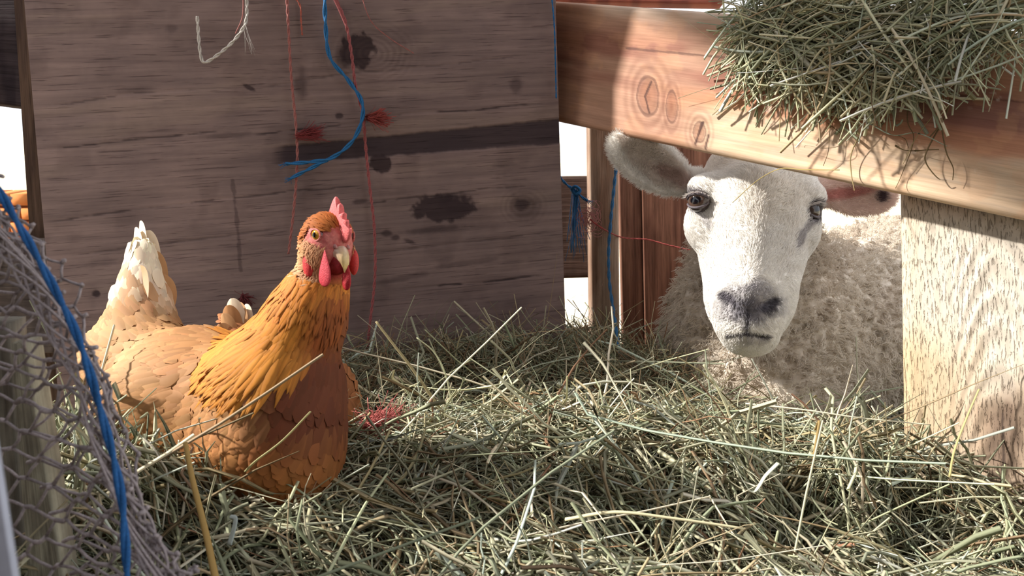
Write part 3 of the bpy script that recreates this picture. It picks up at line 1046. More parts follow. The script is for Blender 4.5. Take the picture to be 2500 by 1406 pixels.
# thinner towards the lower rim
thin = np.clip(1.1 - (qy - 40) / 250.0, .08, 1)
thin *= np.where(qx > 2290, .6, 1)
ok &= tr.random(n) < thin
qx, qy = qx[ok], qy[ok]; n = len(qx)
off = tr.uniform(.004, .05, n) * np.clip(1.1 - qy / 330., .25, 1)
topy = 92 * (qx - 1340) / 1360
off = np.where(qy < topy + 12, tr.uniform(-.05, .05, n), off)
qy = np.where((off < .004), np.minimum(qy, topy - 6), qy)
cen = np.array([on_beam(a, b, c) for a, b, c in zip(qx, qy, off)])
ang = np.where(tr.random(n) < .6, tr.normal(math.radians(48), .35, n), np.where(tr.random(n) < .5, tr.normal(math.radians(100), .3, n), tr.normal(math.radians(150), .45, n)))
ang = np.where(qy < topy + 30, tr.normal(math.radians(25), .5, n), ang)
L = tr.uniform(.03, .14, n)
D = np.cos(ang)[:, None] * bu + np.sin(ang)[:, None] * bv + BN * tr.normal(0, .16, n)[:, None]
D = nrm(D)
K = 6
t = np.linspace(-.5, .5, K)[None, :, None]
S = nrm(np.cross(D, BN))
P = cen[:, None] + D[:, None] * t * L[:, None, None] + (S * (tr.normal(0, .4, n) * L)[:, None])[:, None] * (t * t - 1 / 12)
P = kink(P, tr, .2, .7)
dist = (P - BL0) @ BN
hgt = (P - BL1) @ bv
bad = ((dist < .003) & (dist > -.046) & (hgt < .001)).any(1)
P = P[~bad]; n = len(P)
w = tr.uniform(.0011, .0032, n)
blade = tr.random(n) < .35
ww = w[:, None] * np.where(blade[:, None], 1.6 * (1 - .8 * np.linspace(0, 1, K)[None] ** 1.5), 1)
TP = np.array([.2, .17, .15, .10, .14, .05, .02, .09, .05, .04, .0])
push(*strands(P, ww, nrm(tr.normal(0, 1, (n, 3))), np.where(blade, .1, .7), np.clip(hay_cols(n, tr, TP) * 1.25, 0, .95)))

n = 420
qx = tr.uniform(1800, 2500, n); qy = tr.uniform(0, 215, n) * np.where(np.abs(qx - 2080) < 180, 1, .5)
cen = np.array([on_beam(a, b, c) for a, b, c in zip(qx, qy, tr.uniform(.03, .06, n))])
ang = np.where(tr.random(n) < .6, tr.normal(.75, .4, n), tr.normal(2.2, .5, n))
D = nrm(np.cos(ang)[:, None] * bu + np.sin(ang)[:, None] * bv + BN * tr.normal(0, .1, n)[:, None]); L = tr.uniform(.08, .17, n)
t = np.linspace(-.5, .5, 7)[None, :, None]
P = cen[:, None] + D[:, None] * t * L[:, None, None] + (np.cross(D, BN) * (tr.normal(0, .4, n) * L)[:, None])[:, None] * (t * t - 1 / 12)
P = P - np.array([0, 0, 1.0]) * (.25 * L)[:, None, None] * (t + .5) ** 2
dist = (P - BL0) @ BN; hgt = (P - BL1) @ bv
P = P[~((dist < .003) & (dist > -.046) & (hgt < .001)).any(1)]; n = len(P)
push(*strands(P, np.full((n, 7), 1.0) * tr.uniform(.0016, .0036, n)[:, None], nrm(tr.normal(0, 1, (n, 3))), np.full(n, .3), np.clip(hay_cols(n, tr, TP) * 1.3, 0, .95)))

# single strands hanging down the face
hang = [([(1880, 120), (1893, 190), (1905, 250), (1902, 345)], .0016, 5), ([(1866, 130), (1868, 210), (1872, 250), (1845, 312)], .0022, 4),
        ([(2020, 180), (2030, 260), (2025, 330), (2022, 370), (2010, 405)], .0010, 6), ([(2150, 215), (2120, 290), (2080, 370), (2078, 420), (2086, 465)], .0016, 5),
        ([(2225, 190), (2215, 290), (2230, 330), (2225, 365), (2200, 430), (2186, 460)], .0010, 6), ([(2480, -10), (2430, 45), (2370, 130), (2330, 210), (2305, 290), (2270, 335)], .0022, 6),
        ([(2340, 30), (2330, 150), (2300, 250), (2240, 330), (2205, 400)], .0012, 5), ([(2300, 300), (2262, 370), (2262, 400), (2290, 435), (2312, 440)], .0016, 6),
        ([(2297, 300), (2310, 370), (2327, 410), (2326, 440)], .0014, 6), ([(2490, 60), (2490, 100), (2478, 148), (2370, 130)], .0018, 5),
        ([(2440, 60), (2430, 100), (2437, 118), (2480, 115)], .0014, 3), ([(2020, 300), (2055, 330), (2050, 355), (2010, 362), (1970, 355), (1964, 360)], .0008, 6),
        ([(2500, 20), (2500, 60), (2478, 148)], .0014, 3), ([(2185, 355), (2205, 365), (2235, 368), (2260, 366), (2292, 365)], .0024, 6),
        ([(1745, 232), (1800, 200), (1840, 150)], .0012, 3), ([(1740, 190), (1790, 165), (1830, 150)], .0014, 4), ([(1655, 240), (1730, 215), (1810, 190)], .0006, 4),
        ([(1770, 78), (1830, 90)], .0022, 9), ([(2165, 170), (2168, 255), (2164, 322)], .0022, 9), ([(2135, 150), (2140, 230), (2146, 308)], .0030, 1),
        ([(2185, 180), (2183, 295), (2196, 303), (2204, 292)], .0026, 7), ([(1960, 220), (1990, 265), (2060, 290), (2120, 310)], .0020, 9),
        ([(2050, 235), (2080, 280), (2130, 262), (2170, 230)], .0018, 2), ([(2120, 300), (2180, 330), (2240, 325), (2312, 357)], .0016, 7),
        ([(2190, 330), (2210, 340), (2218, 362)], .0010, 6), ([(2000, 200), (1980, 260), (1965, 318)], .0018, 5), ([(2010, 220), (1998, 270), (1998, 292)], .0020, 5)]
acc = Acc()
for pts, wd, ci in hang:
    m = len(pts)
    c = spline([on_beam(p[0], p[1], .006 + .010 * abs(math.sin(3 * i / max(m - 1, 1) + pts[0][0]))) for i, p in enumerate(pts)], 7 * (m - 1) + 1)
    Ps = c[None]
    wdt = np.full((1, len(c)), wd * 1.15) * (1 - .4 * np.linspace(0, 1, len(c)))[None]
    push(*strands(Ps, wdt, np.array([bu]), np.array([.3]), HPAL[[ci]] * (.8 if ci == 6 else 1)))
# thick white straw across the tuft
c = spline([on_beam(1893, 75, .052), on_beam(1960, 145, .05), on_beam(2025, 212, .04)], 9)
push(*strands(c[None], np.full((1, 9), .0056), np.array([nrm(bu * .7 + bv)]), np.array([.2]), np.array([srgb(236, 232, 210)])))
tuft = mesh_np('hay_tuft', np.concatenate(VV), np.concatenate(FF), np.concatenate(CC))
obj('hay_tuft', tuft, M_hay, None, 'tangled hay lying on the thick rail and hanging over it', 'hay', kind='stuff')


# ---- straws that stand out one by one
def stalk(pts, wid, rgb, label, flat=.5, zoff=0):
    c = spline([W(*p) for p in pts], 8 * (len(pts) - 1) + 1)
    a = Acc()
    r = wid * (1 - .3 * np.linspace(0, 1, len(c))) / 2
    a.tube(c, r, 6, rgb, flat=flat)
    return obj('straw_stalk', a.mesh('straw_stalk'), M_hay, None, label, 'straw', 'single straws standing out of the hay')


stalk([(528, 1420, .56), (500, 1290, .585), (470, 1170, .60), (452, 1080, .61)], .0052, srgb(184, 152, 92), 'thick tan straw upright in the hay below the hen flank')
stalk([(1075, 1000, .90), (1010, 905, .905), (960, 840, .91), (918, 785, .915)], .0058, srgb(166, 152, 112), 'thick stiff straw leaning left on the heap, right of the hen')
stalk([(1106, 1000, .90), (1088, 915, .90), (1060, 860, .90), (1017, 824, .90)], .0040, srgb(196, 196, 158), 'pale curved blade beside the thick leaning straw')
stalk([(1380, 1268, .70), (1500, 1250, .69), (1640, 1265, .69), (1815, 1290, .70)], .0052, srgb(226, 216, 176), 'long pale straw lying across the front of the hay')
stalk([(1820, 985, .86), (1960, 1000, .84), (2100, 1020, .83), (2272, 1037, .83)], .0034, srgb(228, 220, 192), 'long pale straw on the heap pointing at the weathered post')
stalk([(2318, 1165, .74), (2330, 1100, .74), (2360, 1020, .745), (2390, 950, .75)], .0034, srgb(196, 184, 128), 'thin straw upright before the weathered post')
stalk([(600, 1150, .66), (625, 1125, .65), (690, 1075, .645), (758, 1005, .64)], .0034, srgb(190, 182, 130), 'forked straw slanting up across the hen breast')
stalk([(1270, 1075, .80), (1272, 1040, .795), (1276, 1000, .79), (1282, 972, .79)], .0048, srgb(176, 180, 160), 'short grey-green blade upright amid the heap', .2)
stalk([(1900, 1130, .72), (1870, 1160, .715), (1835, 1200, .71), (1790, 1130, .715)], .0046, srgb(208, 210, 186), 'folded pale blade on the heap below the sheep', .2)
stalk([(1785, 1000, .95), (1742, 930, .95), (1718, 890, .95)], .0085, srgb(206, 202, 166), 'short frayed straw below the sheep chin', .4)
stalk([(1900, 1000, .93), (1862, 925, .93), (1835, 875, .935)], .0040, srgb(176, 178, 160), 'slim green straw right under the sheep chin')
stalk([(1990, 1050, .80), (2000, 1030, .79), (1985, 1120, .78)], .0030, srgb(168, 142, 92), 'bent golden straw on the right of the heap')
stalk([(560, 1330, .58), (575, 1270, .585), (562, 1260, .59)], .0044, srgb(186, 196, 190), 'broad pale blade at the bottom left of the hay', .2)
stalk([(1016, 405, 1.0), (1017, 404, 1.0)], .0001, srgb(170, 160, 120), 'x') if False else None
stalk([(1788, 495, 1.045), (1850, 440, 1.03), (1905, 412, .990), (1960, 414, .958), (2050, 415, .930)], .0022, srgb(170, 152, 96), 'thin bent straw lying across the sheep forehead')

# ------------------------------------------------------------------ the hen (modelled in camera axes, then placed)
M_skin = attr_mat('hen_skin', 0.55, 0.35, (500, .82, 1.08), sss=0.15, bstr=.5, bscale=900)
M_feather = attr_mat('feathers', 0.7, 0.25, None, trans=0.12)
M_horn = attr_mat('beak_horn', 0.3, 0.5, (300, .9, 1.05))
M_eye = attr_mat('eye_gloss', 0.05, 0.6)

hp = 0.745 / FPX            # metres per pixel at the hen's head


def sdf_grid(ax):
    return [ax[0][:, None, None], ax[1][None, :, None], ax[2][None, None, :]]


def hen_sdf(p):
    d = sd_cone(p, cs(335, 905, .88), cs(480, 965, .83), .047, .062)
    d = smin(d, sd_cone(p, cs(480, 965, .83), cs(660, 1000, .765), .062, .056), .03)
    d = smin(d, sd_ell(p, cs(690, 1010, .75), (.050, .070, .052)), .03)
    d = smin(d, sd_cone(p, cs(700, 1090, .75), cs(500, 1120, .81), .045, .055), .03)
    d = smin(d, sd_cone(p, cs(700, 900, .752), cs(756, 760, .745), .043, .028), .035)
    d = smin(d, sd_cone(p, cs(756, 760, .745), cs(798, 640, .745), .028, .0205), .02)
    d = smin(d, sd_cone(p, cs(640, 920, .77), cs(725, 800, .755), .038, .022), .03)
    # head
    d = smin(d, sd_ell(p, HC, (.0255, .0260, .0222), np.stack([HF, HU, HS])), .014)
    d = smin(d, sd_ell(p, HC + HF * .006 - HU * .009, (.0155, .0150, .0175), np.stack([HF, HU, HS])), .010)
    # tail core, a folded upright fan
    d = smin(d, sd_cone(p, cs(345, 865, .885), cs(345, 650, .922), .050, .017), .03)
    # wing bulge on the near flank
    d = smin(d, sd_ell(p, cs(420, 990, .79), (.078, .040, .030), None), .03)
    return d


HC = cs(798, 592, .735)
HF = nrm(np.array([.66, -.38, -.65]))
HU = nrm(np.array([0, 1, 0]) - np.dot([0, 1, 0], HF) * HF)
HS = nrm(np.cross(HU, HF))
hax = [axis([(-.46, -.145, .0024)]), axis([(-.27, .10, .0024)]), axis([(.64, 1.0, .0026)])]
hF = hen_sdf(sdf_grid(hax))
hV, hQ = surface_nets(hF, hax)
hV = smooth_mesh(hV, hQ, 2)
hN = vert_normals(hV, hQ)
hx_, hy_ = hV[:, 0] / hV[:, 2] * FPX + CX, CY - hV[:, 1] / hV[:, 2] * FPX

C_TAN, C_RUMP, C_GOLD = srgb(182, 132, 86), srgb(200, 156, 110), srgb(192, 126, 50)
C_ORANGE, C_BREAST_SHADED, C_CREAM = srgb(188, 114, 46), srgb(108, 58, 36), srgb(244, 228, 200)  # breast is red-brown, deepened further to carry its shade
HACK = [(745, 545), (880, 560), (850, 700), (832, 780), (770, 850), (700, 905), (650, 930), (575, 940), (505, 905), (505, 885), (570, 800), (595, 740), (630, 650), (690, 560)]


def hen_colour(px, py):
    px = np.asarray(px, dtype=float); py = np.asarray(py, dtype=float)
    c = np.tile(C_TAN, (len(px), 1))
    c = mixc(c, sstep(480, 300, px) * sstep(1020, 850, py), C_RUMP)
    c = mixc(c, sstep(620, 720, px + .15 * (py - 900)) * sstep(800, 880, py), C_BREAST_SHADED)
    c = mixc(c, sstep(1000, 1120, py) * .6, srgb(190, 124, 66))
    h = in_poly(px, py, HACK).astype(float)
    k = sstep(900, 640, py)
    c = mixc(c, h, C_GOLD); c = mixc(c, h * k * .85, C_ORANGE)
    front_shade = sstep(730, 800, px - .35 * (760 - py)) * sstep(690, 730, py) * sstep(900, 840, py)
    c = mixc(c, front_shade * .85, srgb(122, 60, 30))  # neck front darkened as well, its shade put into the feather colour
    c = mixc(c, sstep(800, 700, py) * sstep(460, 430, px), C_CREAM)
    c = mixc(c, sstep(650, 700, py) * sstep(840, 760, py) * sstep(470, 440, px) * sstep(.48, .58, fbm(px * .022, py * .022)) * .8, C_TAN)
    return c


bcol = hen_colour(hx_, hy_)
hd = hV - HC
hf, hu, hs = hd @ HF, hd @ HU, hd @ HS
rad = np.linalg.norm(hd, axis=1)
ishead = sstep(.046, .030, rad)
face = ishead * sstep(-.012, -.004, hf) * sstep(.024, .016, hu) * sstep(-.022, -.014, hu)
bcol = mixc(bcol, ishead, srgb(186, 118, 66))
bcol = mixc(bcol, face, srgb(206, 124, 114))
bcol = mixc(bcol, face * sstep(.42, .6, fbm(hV[:, 0] * 420, hV[:, 1] * 420, hV[:, 2] * 420)) * .7, srgb(178, 78, 78))
bcol = mixc(bcol, face * sstep(-.002, -.010, hu) * sstep(.018, .008, hf), srgb(196, 132, 98))
bcol = mixc(bcol, ishead * sstep(-.012, -.018, hu) * sstep(0, .008, hf), srgb(150, 44, 46))

hen = empty('hen', 'orange-brown hen sitting alert in the hay, head turned to viewer', 'hen')
hen_w = c2w(hV)
M_henskin = attr_mat('hen_body_skin', 0.75, 0.2, (420, .84, 1.08), bstr=.4, bscale=700)
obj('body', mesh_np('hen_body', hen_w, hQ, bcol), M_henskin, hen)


# ---- feathers
def feathers(base, nrmv, flow, L, Wd, col, lift, r, shape='round', edge=1.25, shaft=.85, curl=.12, tipc=None):
    """arrays of feathers: base (N,3), surface normal, flow direction -> V, F, C in the same axes"""
    N = len(base); K = 6; J = 3
    t = nrm(flow - nrmv * (flow * nrmv).sum(-1, keepdims=True))
    s = np.cross(nrmv, t)
    u = np.linspace(0, 1, K)
    if shape == 'round': prof = np.array([.30, .72, .96, 1.0, .82, .28])
    elif shape == 'lance': prof = np.array([.40, .8, 1.0, .82, .5, .06])
    else: prof = np.array([.35, .62, .85, 1.0, .95, .45])
    v = np.array([-1, 0, 1.0])
    V = np.zeros((N, K, J, 3)); C = np.zeros((N, K, J, 3))
    for i in range(K):
        up = lift[:, None] * (u[i] ** .8) - (curl * L[:, None]) * u[i] ** 2.2
        c = base + t * (L * u[i])[:, None] + nrmv * (up + .0012)
        for j in range(J):
            V[:, i, j] = c + s * (Wd / 2 * prof[i] * v[j])[:, None] - nrmv * (abs(v[j]) * Wd * .16 * prof[i])[:, None]
            k = shaft if v[j] == 0 else edge
            cc = col * (k if 0 < i < K - 1 else (1.0 if i == 0 else edge))
            if tipc is not None: cc = cc * (1 - u[i] ** 2) + tipc * u[i] ** 2
            C[:, i, j] = cc
    idx = np.arange(N * K * J).reshape(N, K, J)
    F = np.stack([idx[:, :-1, :-1], idx[:, :-1, 1:], idx[:, 1:, 1:], idx[:, 1:, :-1]], -1).reshape(-1, 4)
    return V.reshape(-1, 3), F, np.clip(C.reshape(-1, 3), 0, 1)


def flow_field(paths):
    A, D = [], []
    for pth in paths:
        q = spline([cs(*p) for p in pth], 12 * (len(pth) - 1))
        g = nrm(np.gradient(q, axis=0)); A.append(q); D.append(g)
    A = np.concatenate(A); D = np.concatenate(D)
    def f(P):
        out = np.zeros((len(P), 3))
        for i in range(0, len(P), 4000):
            d2 = ((P[i:i + 4000, None] - A[None]) ** 2).sum(-1)
            w = 1 / (d2 + .0003) ** 2
            out[i:i + 4000] = nrm((w[..., None] * D[None]).sum(1))
        return out
    return f


flow = flow_field([
    [(830, 560, .70), (790, 610, .735), (740, 740, .72), (650, 860, .74), (560, 940, .75)],
    [(790, 560, .75), (720, 660, .745), (650, 760, .75), (540, 840, .80), (450, 900, .79)],
    [(850, 640, .71), (800, 760, .71), (770, 880, .70), (720, 960, .70)],
    [(790, 860, .72), (770, 980, .70), (720, 1090, .70), (620, 1160, .74)],
    [(640, 950, .73), (520, 990, .76), (400, 1010, .78), (270, 1000, .83)],
    [(640, 1040, .73), (520, 1080, .77), (400, 1100, .80)],
    [(540, 830, .80), (450, 840, .84), (380, 800, .86), (345, 700, .89), (342, 560, .92)],
    [(460, 920, .80), (350, 900, .84), (260, 930, .86)],
    [(330, 830, .86), (300, 740, .88), (310, 620, .91)]])

fr_ = np.random.default_rng(5)
tri = hQ[fr_.integers(0, len(hQ), 30000)]
ar = np.linalg.norm(np.cross(hV[tri[:, 2]] - hV[tri[:, 0]], hV[tri[:, 3]] - hV[tri[:, 1]]), axis=1)
tri = tri[fr_.random(len(tri)) < ar / np.percentile(ar, 95)]
hfi = np.where(np.linalg.norm(hV[hQ].mean(1) - HC, axis=1) < .052)[0]
tri = np.concatenate([tri, hQ[fr_.choice(hfi, 9000)]])
fb = hV[tri].mean(1) + fr_.normal(0, .0006, (len(tri), 3)); fn = nrm(hN[tri].mean(1))
fx, fy = fb[:, 0] / fb[:, 2] * FPX + CX, CY - fb[:, 1] / fb[:, 2] * FPX
fd = np.linalg.norm(fb - HC, axis=1)
fu, fs_, ff = (fb - HC) @ HU, (fb - HC) @ HS, (fb - HC) @ HF
hackle = in_poly(fx, fy, HACK)
low = fy > 1200
# bare face: no feathers
bare = (fd < .040) & (ff > -.002) & (fu < .0150) & ~((ff < .006) & (fu < -.004))
headf = (fd < .048) & ~bare
G = {}


def feather_obj(name, sel, Lf, Wf, liftf, shape, cap, edge=1.2, shaft=.85, jit=.12, curl=.12, cfn=None, out=0.0, ffn=None):
    fw = ffn or flow
    i = np.where(sel)[0]
    if len(i) > cap: i = fr_.choice(i, cap, replace=False)
    i = i[np.abs((fw(fb[i]) * fn[i]).sum(1)) < .80]
    b, n_ = fb[i] + fn[i] * out, fn[i]
    fl = nrm(fw(b) + fr_.normal(0, jit, b.shape))
    L = Lf(i) * fr_.uniform(.8, 1.2, len(i)); Wd = Wf(i) * fr_.uniform(.85, 1.15, len(i))
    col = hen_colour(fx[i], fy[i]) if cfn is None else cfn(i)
    col = col * fr_.uniform(.84, 1.14, (len(i), 1)) * fr_.uniform(.97, 1.03, (len(i), 3))
    V, F, C = feathers(b, n_, fl, L, Wd, col, liftf(i) * L, fr_, shape, edge, shaft, curl)
    return obj(name, mesh_np(name, c2w(V), F, C), M_feather, hen, kind='stuff')


one = lambda v: (lambda i: np.full(len(i), v))
body_sel = ~hackle & (fd > .05) & ~low
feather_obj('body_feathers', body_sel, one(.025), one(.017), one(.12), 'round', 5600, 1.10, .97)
neck_up = hackle & (fd > .040)
lenk = lambda i: .012 + .026 * sstep(640, 880, fy[i])
feather_obj('hackle_feathers', neck_up, lambda i: lenk(i), lambda i: .0050 + .0032 * sstep(650, 880, fy[i]), one(.11), 'lance', 3600, .88, 1.42, .07, out=.001)
feather_obj('head_feathers', headf, one(.0075), one(.0017), one(.16), 'lance', 5200, 1.05, .9, .16, ffn=lambda P: nrm(-HF * .9 - HU * .35 + (P - HC) * 6),
            cfn=lambda i: mixc(np.tile(srgb(176, 100, 44), (len(i), 1)), sstep(.004, -.012, fu[i]), srgb(214, 168, 122)))
feather_obj('cheek_bristles', bare & (fu < .003) & (ff < .020), one(.0050), one(.0009), one(.18), 'lance', 1500, 1.1, .95, .3,
            cfn=lambda i: np.tile(srgb(206, 152, 112), (len(i), 1)))


# tail feathers, one by one
def big_feather(name, parent, b, tip, face, wid, col, tipc, curve=.0, mat=M_feather):
    b, tip, face = map(np.asarray, (b, tip, face))
    t = nrm(tip - b); L = np.linalg.norm(tip - b); s = nrm(np.cross(face, t)); n_ = np.cross(t, s)
    K, J = 16, 7
    u = 1 - (1 - np.linspace(0, 1, K)) ** 1.5; v = np.linspace(-1, 1, J)
    prof = np.where(u < .6, .25 + .75 * np.sin(u / .6 * math.pi / 2), np.sqrt(np.clip(1 - ((u - .6) / .405) ** 2, 0.01, 1)))
    V = np.zeros((K, J, 3)); C = np.zeros((K, J, 3))
    for i in range(K):
        for j in range(J):
            V[i, j] = b + t * L * u[i] + s * wid / 2 * prof[i] * v[j] - n_ * (wid * .14 * v[j] ** 2 * prof[i]) + s * curve * L * u[i] ** 2 + n_ * .02 * L * math.sin(u[i] * 3)
            k = .86 if abs(v[j]) < .1 else 1.0
            C[i, j] = (col * (1 - u[i]) + tipc * u[i]) * k * (1 + .05 * math.sin(9 * v[j] + 20 * u[i]))
    idx = np.arange(K * J).reshape(K, J)
    F = np.stack([idx[:-1, :-1], idx[:-1, 1:], idx[1:, 1:], idx[1:, :-1]], -1).reshape(-1, 4)
    return obj(name, mesh_np(name, c2w(V.reshape(-1, 3)), F, np.clip(C.reshape(-1, 3), 0, 1)), mat, parent)


TF = np.array([-.75, .1, -.65])
for (bx, by, bd, tx, ty, td, wd, c0, c1) in [
        (350, 800, .915, 342, 540, .950, 0.035, C_RUMP, C_CREAM), (340, 800, .910, 330, 556, .942, 0.035, C_RUMP, C_CREAM), (352, 810, .920, 362, 562, .955, 0.032, C_RUMP, C_CREAM),
        (330, 805, .900, 312, 600, .925, 0.035, C_RUMP, C_CREAM), (358, 810, .922, 378, 612, .945, 0.035, C_TAN, C_RUMP), (325, 810, .895, 303, 650, .912, 0.038, C_RUMP, C_CREAM),
        (365, 815, .920, 396, 668, .935, 0.041, C_TAN, C_RUMP), (345, 800, .895, 345, 596, .922, 0.035, C_TAN, C_CREAM), (318, 820, .890, 290, 700, .900, 0.041, C_RUMP, C_CREAM),
        (340, 810, .880, 340, 650, .902, 0.043, C_CREAM, C_TAN), (362, 815, .885, 372, 680, .908, 0.046, C_CREAM, C_TAN)]:
    big_feather('tail_feather', hen, cs(bx, by, bd), cs(tx, ty, td), (TF if tx < 345 else np.array([.10, .15, -1.0])) + .07 * fr_.normal(0, 1, 3) * [1, .2, .6], wd, c0, c1)

# feathers of the folded wing on the near flank
wing = obj('wing', None, None, hen)
for k in range(7):
    b = cs(470 - 6 * k, 985 + 13 * k, .752 + .004 * k); tp = cs(262 + 8 * k, 905 + 26 * k, .806 - .002 * k)
    big_feather('wing_feather', wing, b, tp, np.array([-.25, .35, -.9]), .020, C_TAN, C_RUMP * (1.0 if k % 2 else .9))


# ---- comb, wattles, beak, eyes
def blade(outline, thick, frame, org, n_side):
    """extruded profile in the plane (f,u); edges thinned"""
    pts = np.array(outline); m = len(pts); c = pts.mean(0)
    rings = []
    for (k, o) in ((.82, 1.0), (1.0, .25), (1.0, -.25), (.82, -1.0)):
        q = c + (pts - c) * k
        rings.append(org + q[:, :1] * frame[0] + q[:, 1:] * frame[1] + n_side * (thick / 2 * o))
    V = np.concatenate(rings); idx = np.arange(4 * m).reshape(4, m)
    F = np.stack([idx[:-1], np.roll(idx[:-1], -1, 1), np.roll(idx[1:], -1, 1), idx[1:]], -1).reshape(-1, 4)
    return V, F, [idx[0][::-1][None], idx[-1][None]]


RED, PINK = srgb(206, 62, 66), srgb(226, 112, 110)
comb_prof = [(-.009, .021), (-.0095, .029), (-.0080, .0375), (-.0060, .0425), (-.0040, .0438), (-.0020, .0420), (-.0005, .0375), (.0015, .0368), (.0040, .0398), (.0062, .0400), (.0078, .0365), (.0090, .0318),
             (.0120, .0318), (.0140, .0345), (.0160, .0335), (.0168, .0290), (.0182, .0262), (.0208, .0295), (.0228, .0285), (.0238, .0240), (.0262, .0222), (.0285, .0240), (.0308, .0222), (.0315, .0175), (.0300, .0120), (.0260, .0075), (.016, .0095), (.003, .0170)]
V, F, caps = blade(comb_prof, .0066, (HF, HU), HC - HS * .002, HS)
a = Acc(); a.add(c2w(V), F, PINK, caps)
cm = obj('comb', a.mesh('comb'), M_skin, hen)
bv_ = cm.modifiers.new('soft', 'SUBSURF'); bv_.levels = 2; bv_.render_levels = 2


def blob(c, R, r, col, squeeze=None, n=24, m=16):
    """deformed ball: axes R rows, radii r"""
    th = np.linspace(0, math.pi, m)[:, None]; ph_ = np.linspace(0, 2 * math.pi, n, endpoint=False)[None]
    q = np.stack([np.sin(th) * np.cos(ph_), np.cos(th) + 0 * ph_, np.sin(th) * np.sin(ph_)], -1)
    if squeeze is not None: q = squeeze(q)
    P = c + q[..., :1] * r[0] * R[0] + q[..., 1:2] * r[1] * R[1] + q[..., 2:] * r[2] * R[2]
    idx = np.arange(n * m).reshape(m, n)
    F = np.stack([idx[:-1], idx[1:], np.roll(idx[1:], -1, 1), np.roll(idx[:-1], -1, 1)], -1).reshape(-1, 4)
    return P.reshape(-1, 3), F


def drop(q):
    q = q.copy(); k = .62 - .45 * q[..., 1]
    q[..., 0] *= k; q[..., 2] *= k
    return q


I3 = np.eye(3)
HH = nrm(np.array([.75, 0, -.6]))
for nm, ctr, rr, col in [('wattle', cs(793, 655, .709), (.0096, .0165, .0024), srgb(196, 58, 70)), ('wattle', cs(846, 668, .716), (.0070, .0150, .0028), srgb(180, 38, 46)),
                         ('earlobe', cs(754, 640, .722), (.0065, .0150, .0045), srgb(206, 58, 58)), ('earlobe', cs(864, 640, .738), (.0050, .0120, .0040), srgb(206, 66, 62)),
                         ('throat_skin', cs(822, 640, .722), (.0125, .0120, .0070), srgb(150, 36, 42)),
                         ('ear_patch', cs(752, 586, .727), (.0046, .0075, .0034), srgb(228, 204, 170))]:
    Rr = np.stack([nrm(np.array([.86, .0, -.5])), np.array([0, 1, 0]), nrm(np.array([-.5, 0, -.86]))])
    V, F = blob(ctr, Rr, rr, col, drop if nm == 'wattle' else None)
    a = Acc(); a.add(c2w(V), F, col); obj(nm, a.mesh(nm), M_skin, hen)


def loft(cent, ru, rs, U, S, n=14):
    cent = np.asarray(cent); m = len(cent)
    an = np.linspace(0, 2 * math.pi, n, endpoint=False)
    V = np.stack([cent[i] + U * ru[i] * np.sin(an)[:, None] + S * rs[i] * np.cos(an)[:, None] for i in range(m)])
    idx = np.arange(m * n).reshape(m, n)
    F = np.stack([idx[:-1], np.roll(idx[:-1], -1, 1), np.roll(idx[1:], -1, 1), idx[1:]], -1).reshape(-1, 4)
    return V.reshape(-1, 3), F, [idx[0][::-1][None], idx[-1][None]]


q = [HC + HF * f + HU * u for f, u in [(.010, -.0014), (.020, -.0008), (.0275, -.0016), (.0330, -.0038), (.0365, -.0076), (.0378, -.0120), (.0376, -.0152)]]
V, F, caps = loft(q, [.0080, .0078, .0070, .0058, .0044, .0026, .0004], [.0118, .0090, .0068, .0050, .0035, .0020, .0004], HU, HS)
a = Acc(); colb = np.repeat(np.array([srgb(196, 150, 140), srgb(206, 178, 160), srgb(206, 174, 150), srgb(216, 186, 142), srgb(226, 196, 134), srgb(222, 190, 122), srgb(196, 164, 112)]), 14, 0)
a.add(c2w(V), F, colb, caps)
bk = obj('beak', a.mesh('beak'), M_horn, hen)
q = [HC + HF * f + HU * u for f, u in [(.009, -.0070), (.019, -.0080), (.025, -.0090), (.030, -.0105), (.0325, -.0115)]]
V, F, caps = loft(q, [.0042, .0038, .0032, .0022, .0006], [.0112, .0076, .0054, .0034, .0008], HU, HS)
a = Acc(); a.add(c2w(V), F, srgb(206, 180, 104), caps); obj('lower_bill', a.mesh('lower_bill'), M_horn, bk)
for sgn in (1, -1):
    V, F = blob(HC + HF * .0225 + HU * .0045 + HS * sgn * .0066, np.stack([HF, HU, HS]), (.0046, .0024, .0018), None)
    a = Acc(); a.add(c2w(V), F, srgb(186, 132, 126)); obj('nostril_flap', a.mesh('nostril'), M_horn, bk)
for sgn in (1, -1):
    ec = HC + HF * .0080 + HU * .0096 + HS * sgn * .0152
    gz_ = nrm(HS * sgn + HF * .25)
    V, F = blob(ec, I3, (.0064, .0064, .0064), None, None, 40, 28)
    an = np.arccos(np.clip(nrm(V - ec) @ gz_, -1, 1))
    c = np.tile(srgb(186, 132, 30), (len(V), 1))
    c = mixc(c, sstep(.55, .70, an), srgb(216, 172, 60)); c = mixc(c, sstep(.44, .38, an), srgb(8, 6, 6)); c = mixc(c, sstep(.84, .92, an), srgb(84, 30, 28))
    a = Acc(); a.add(c2w(V), F, c); ey = obj('eye', a.mesh('eye'), M_eye, hen)
    # fleshy ring of the lid
    t1 = nrm(HF - gz_ * (HF @ gz_)); t2 = np.cross(gz_, t1)
    ph_ = np.linspace(0, 2 * math.pi, 29)
    ring = np.array([ec + gz_ * .0042 + (t1 * math.cos(x) * .0058 + t2 * math.sin(x) * .0050) for x in ph_])
    a = Acc(); a.tube(c2w(ring), .0010, 7, srgb(196, 112, 104)); obj('eyelid', a.mesh('eyelid'), M_skin, ey)


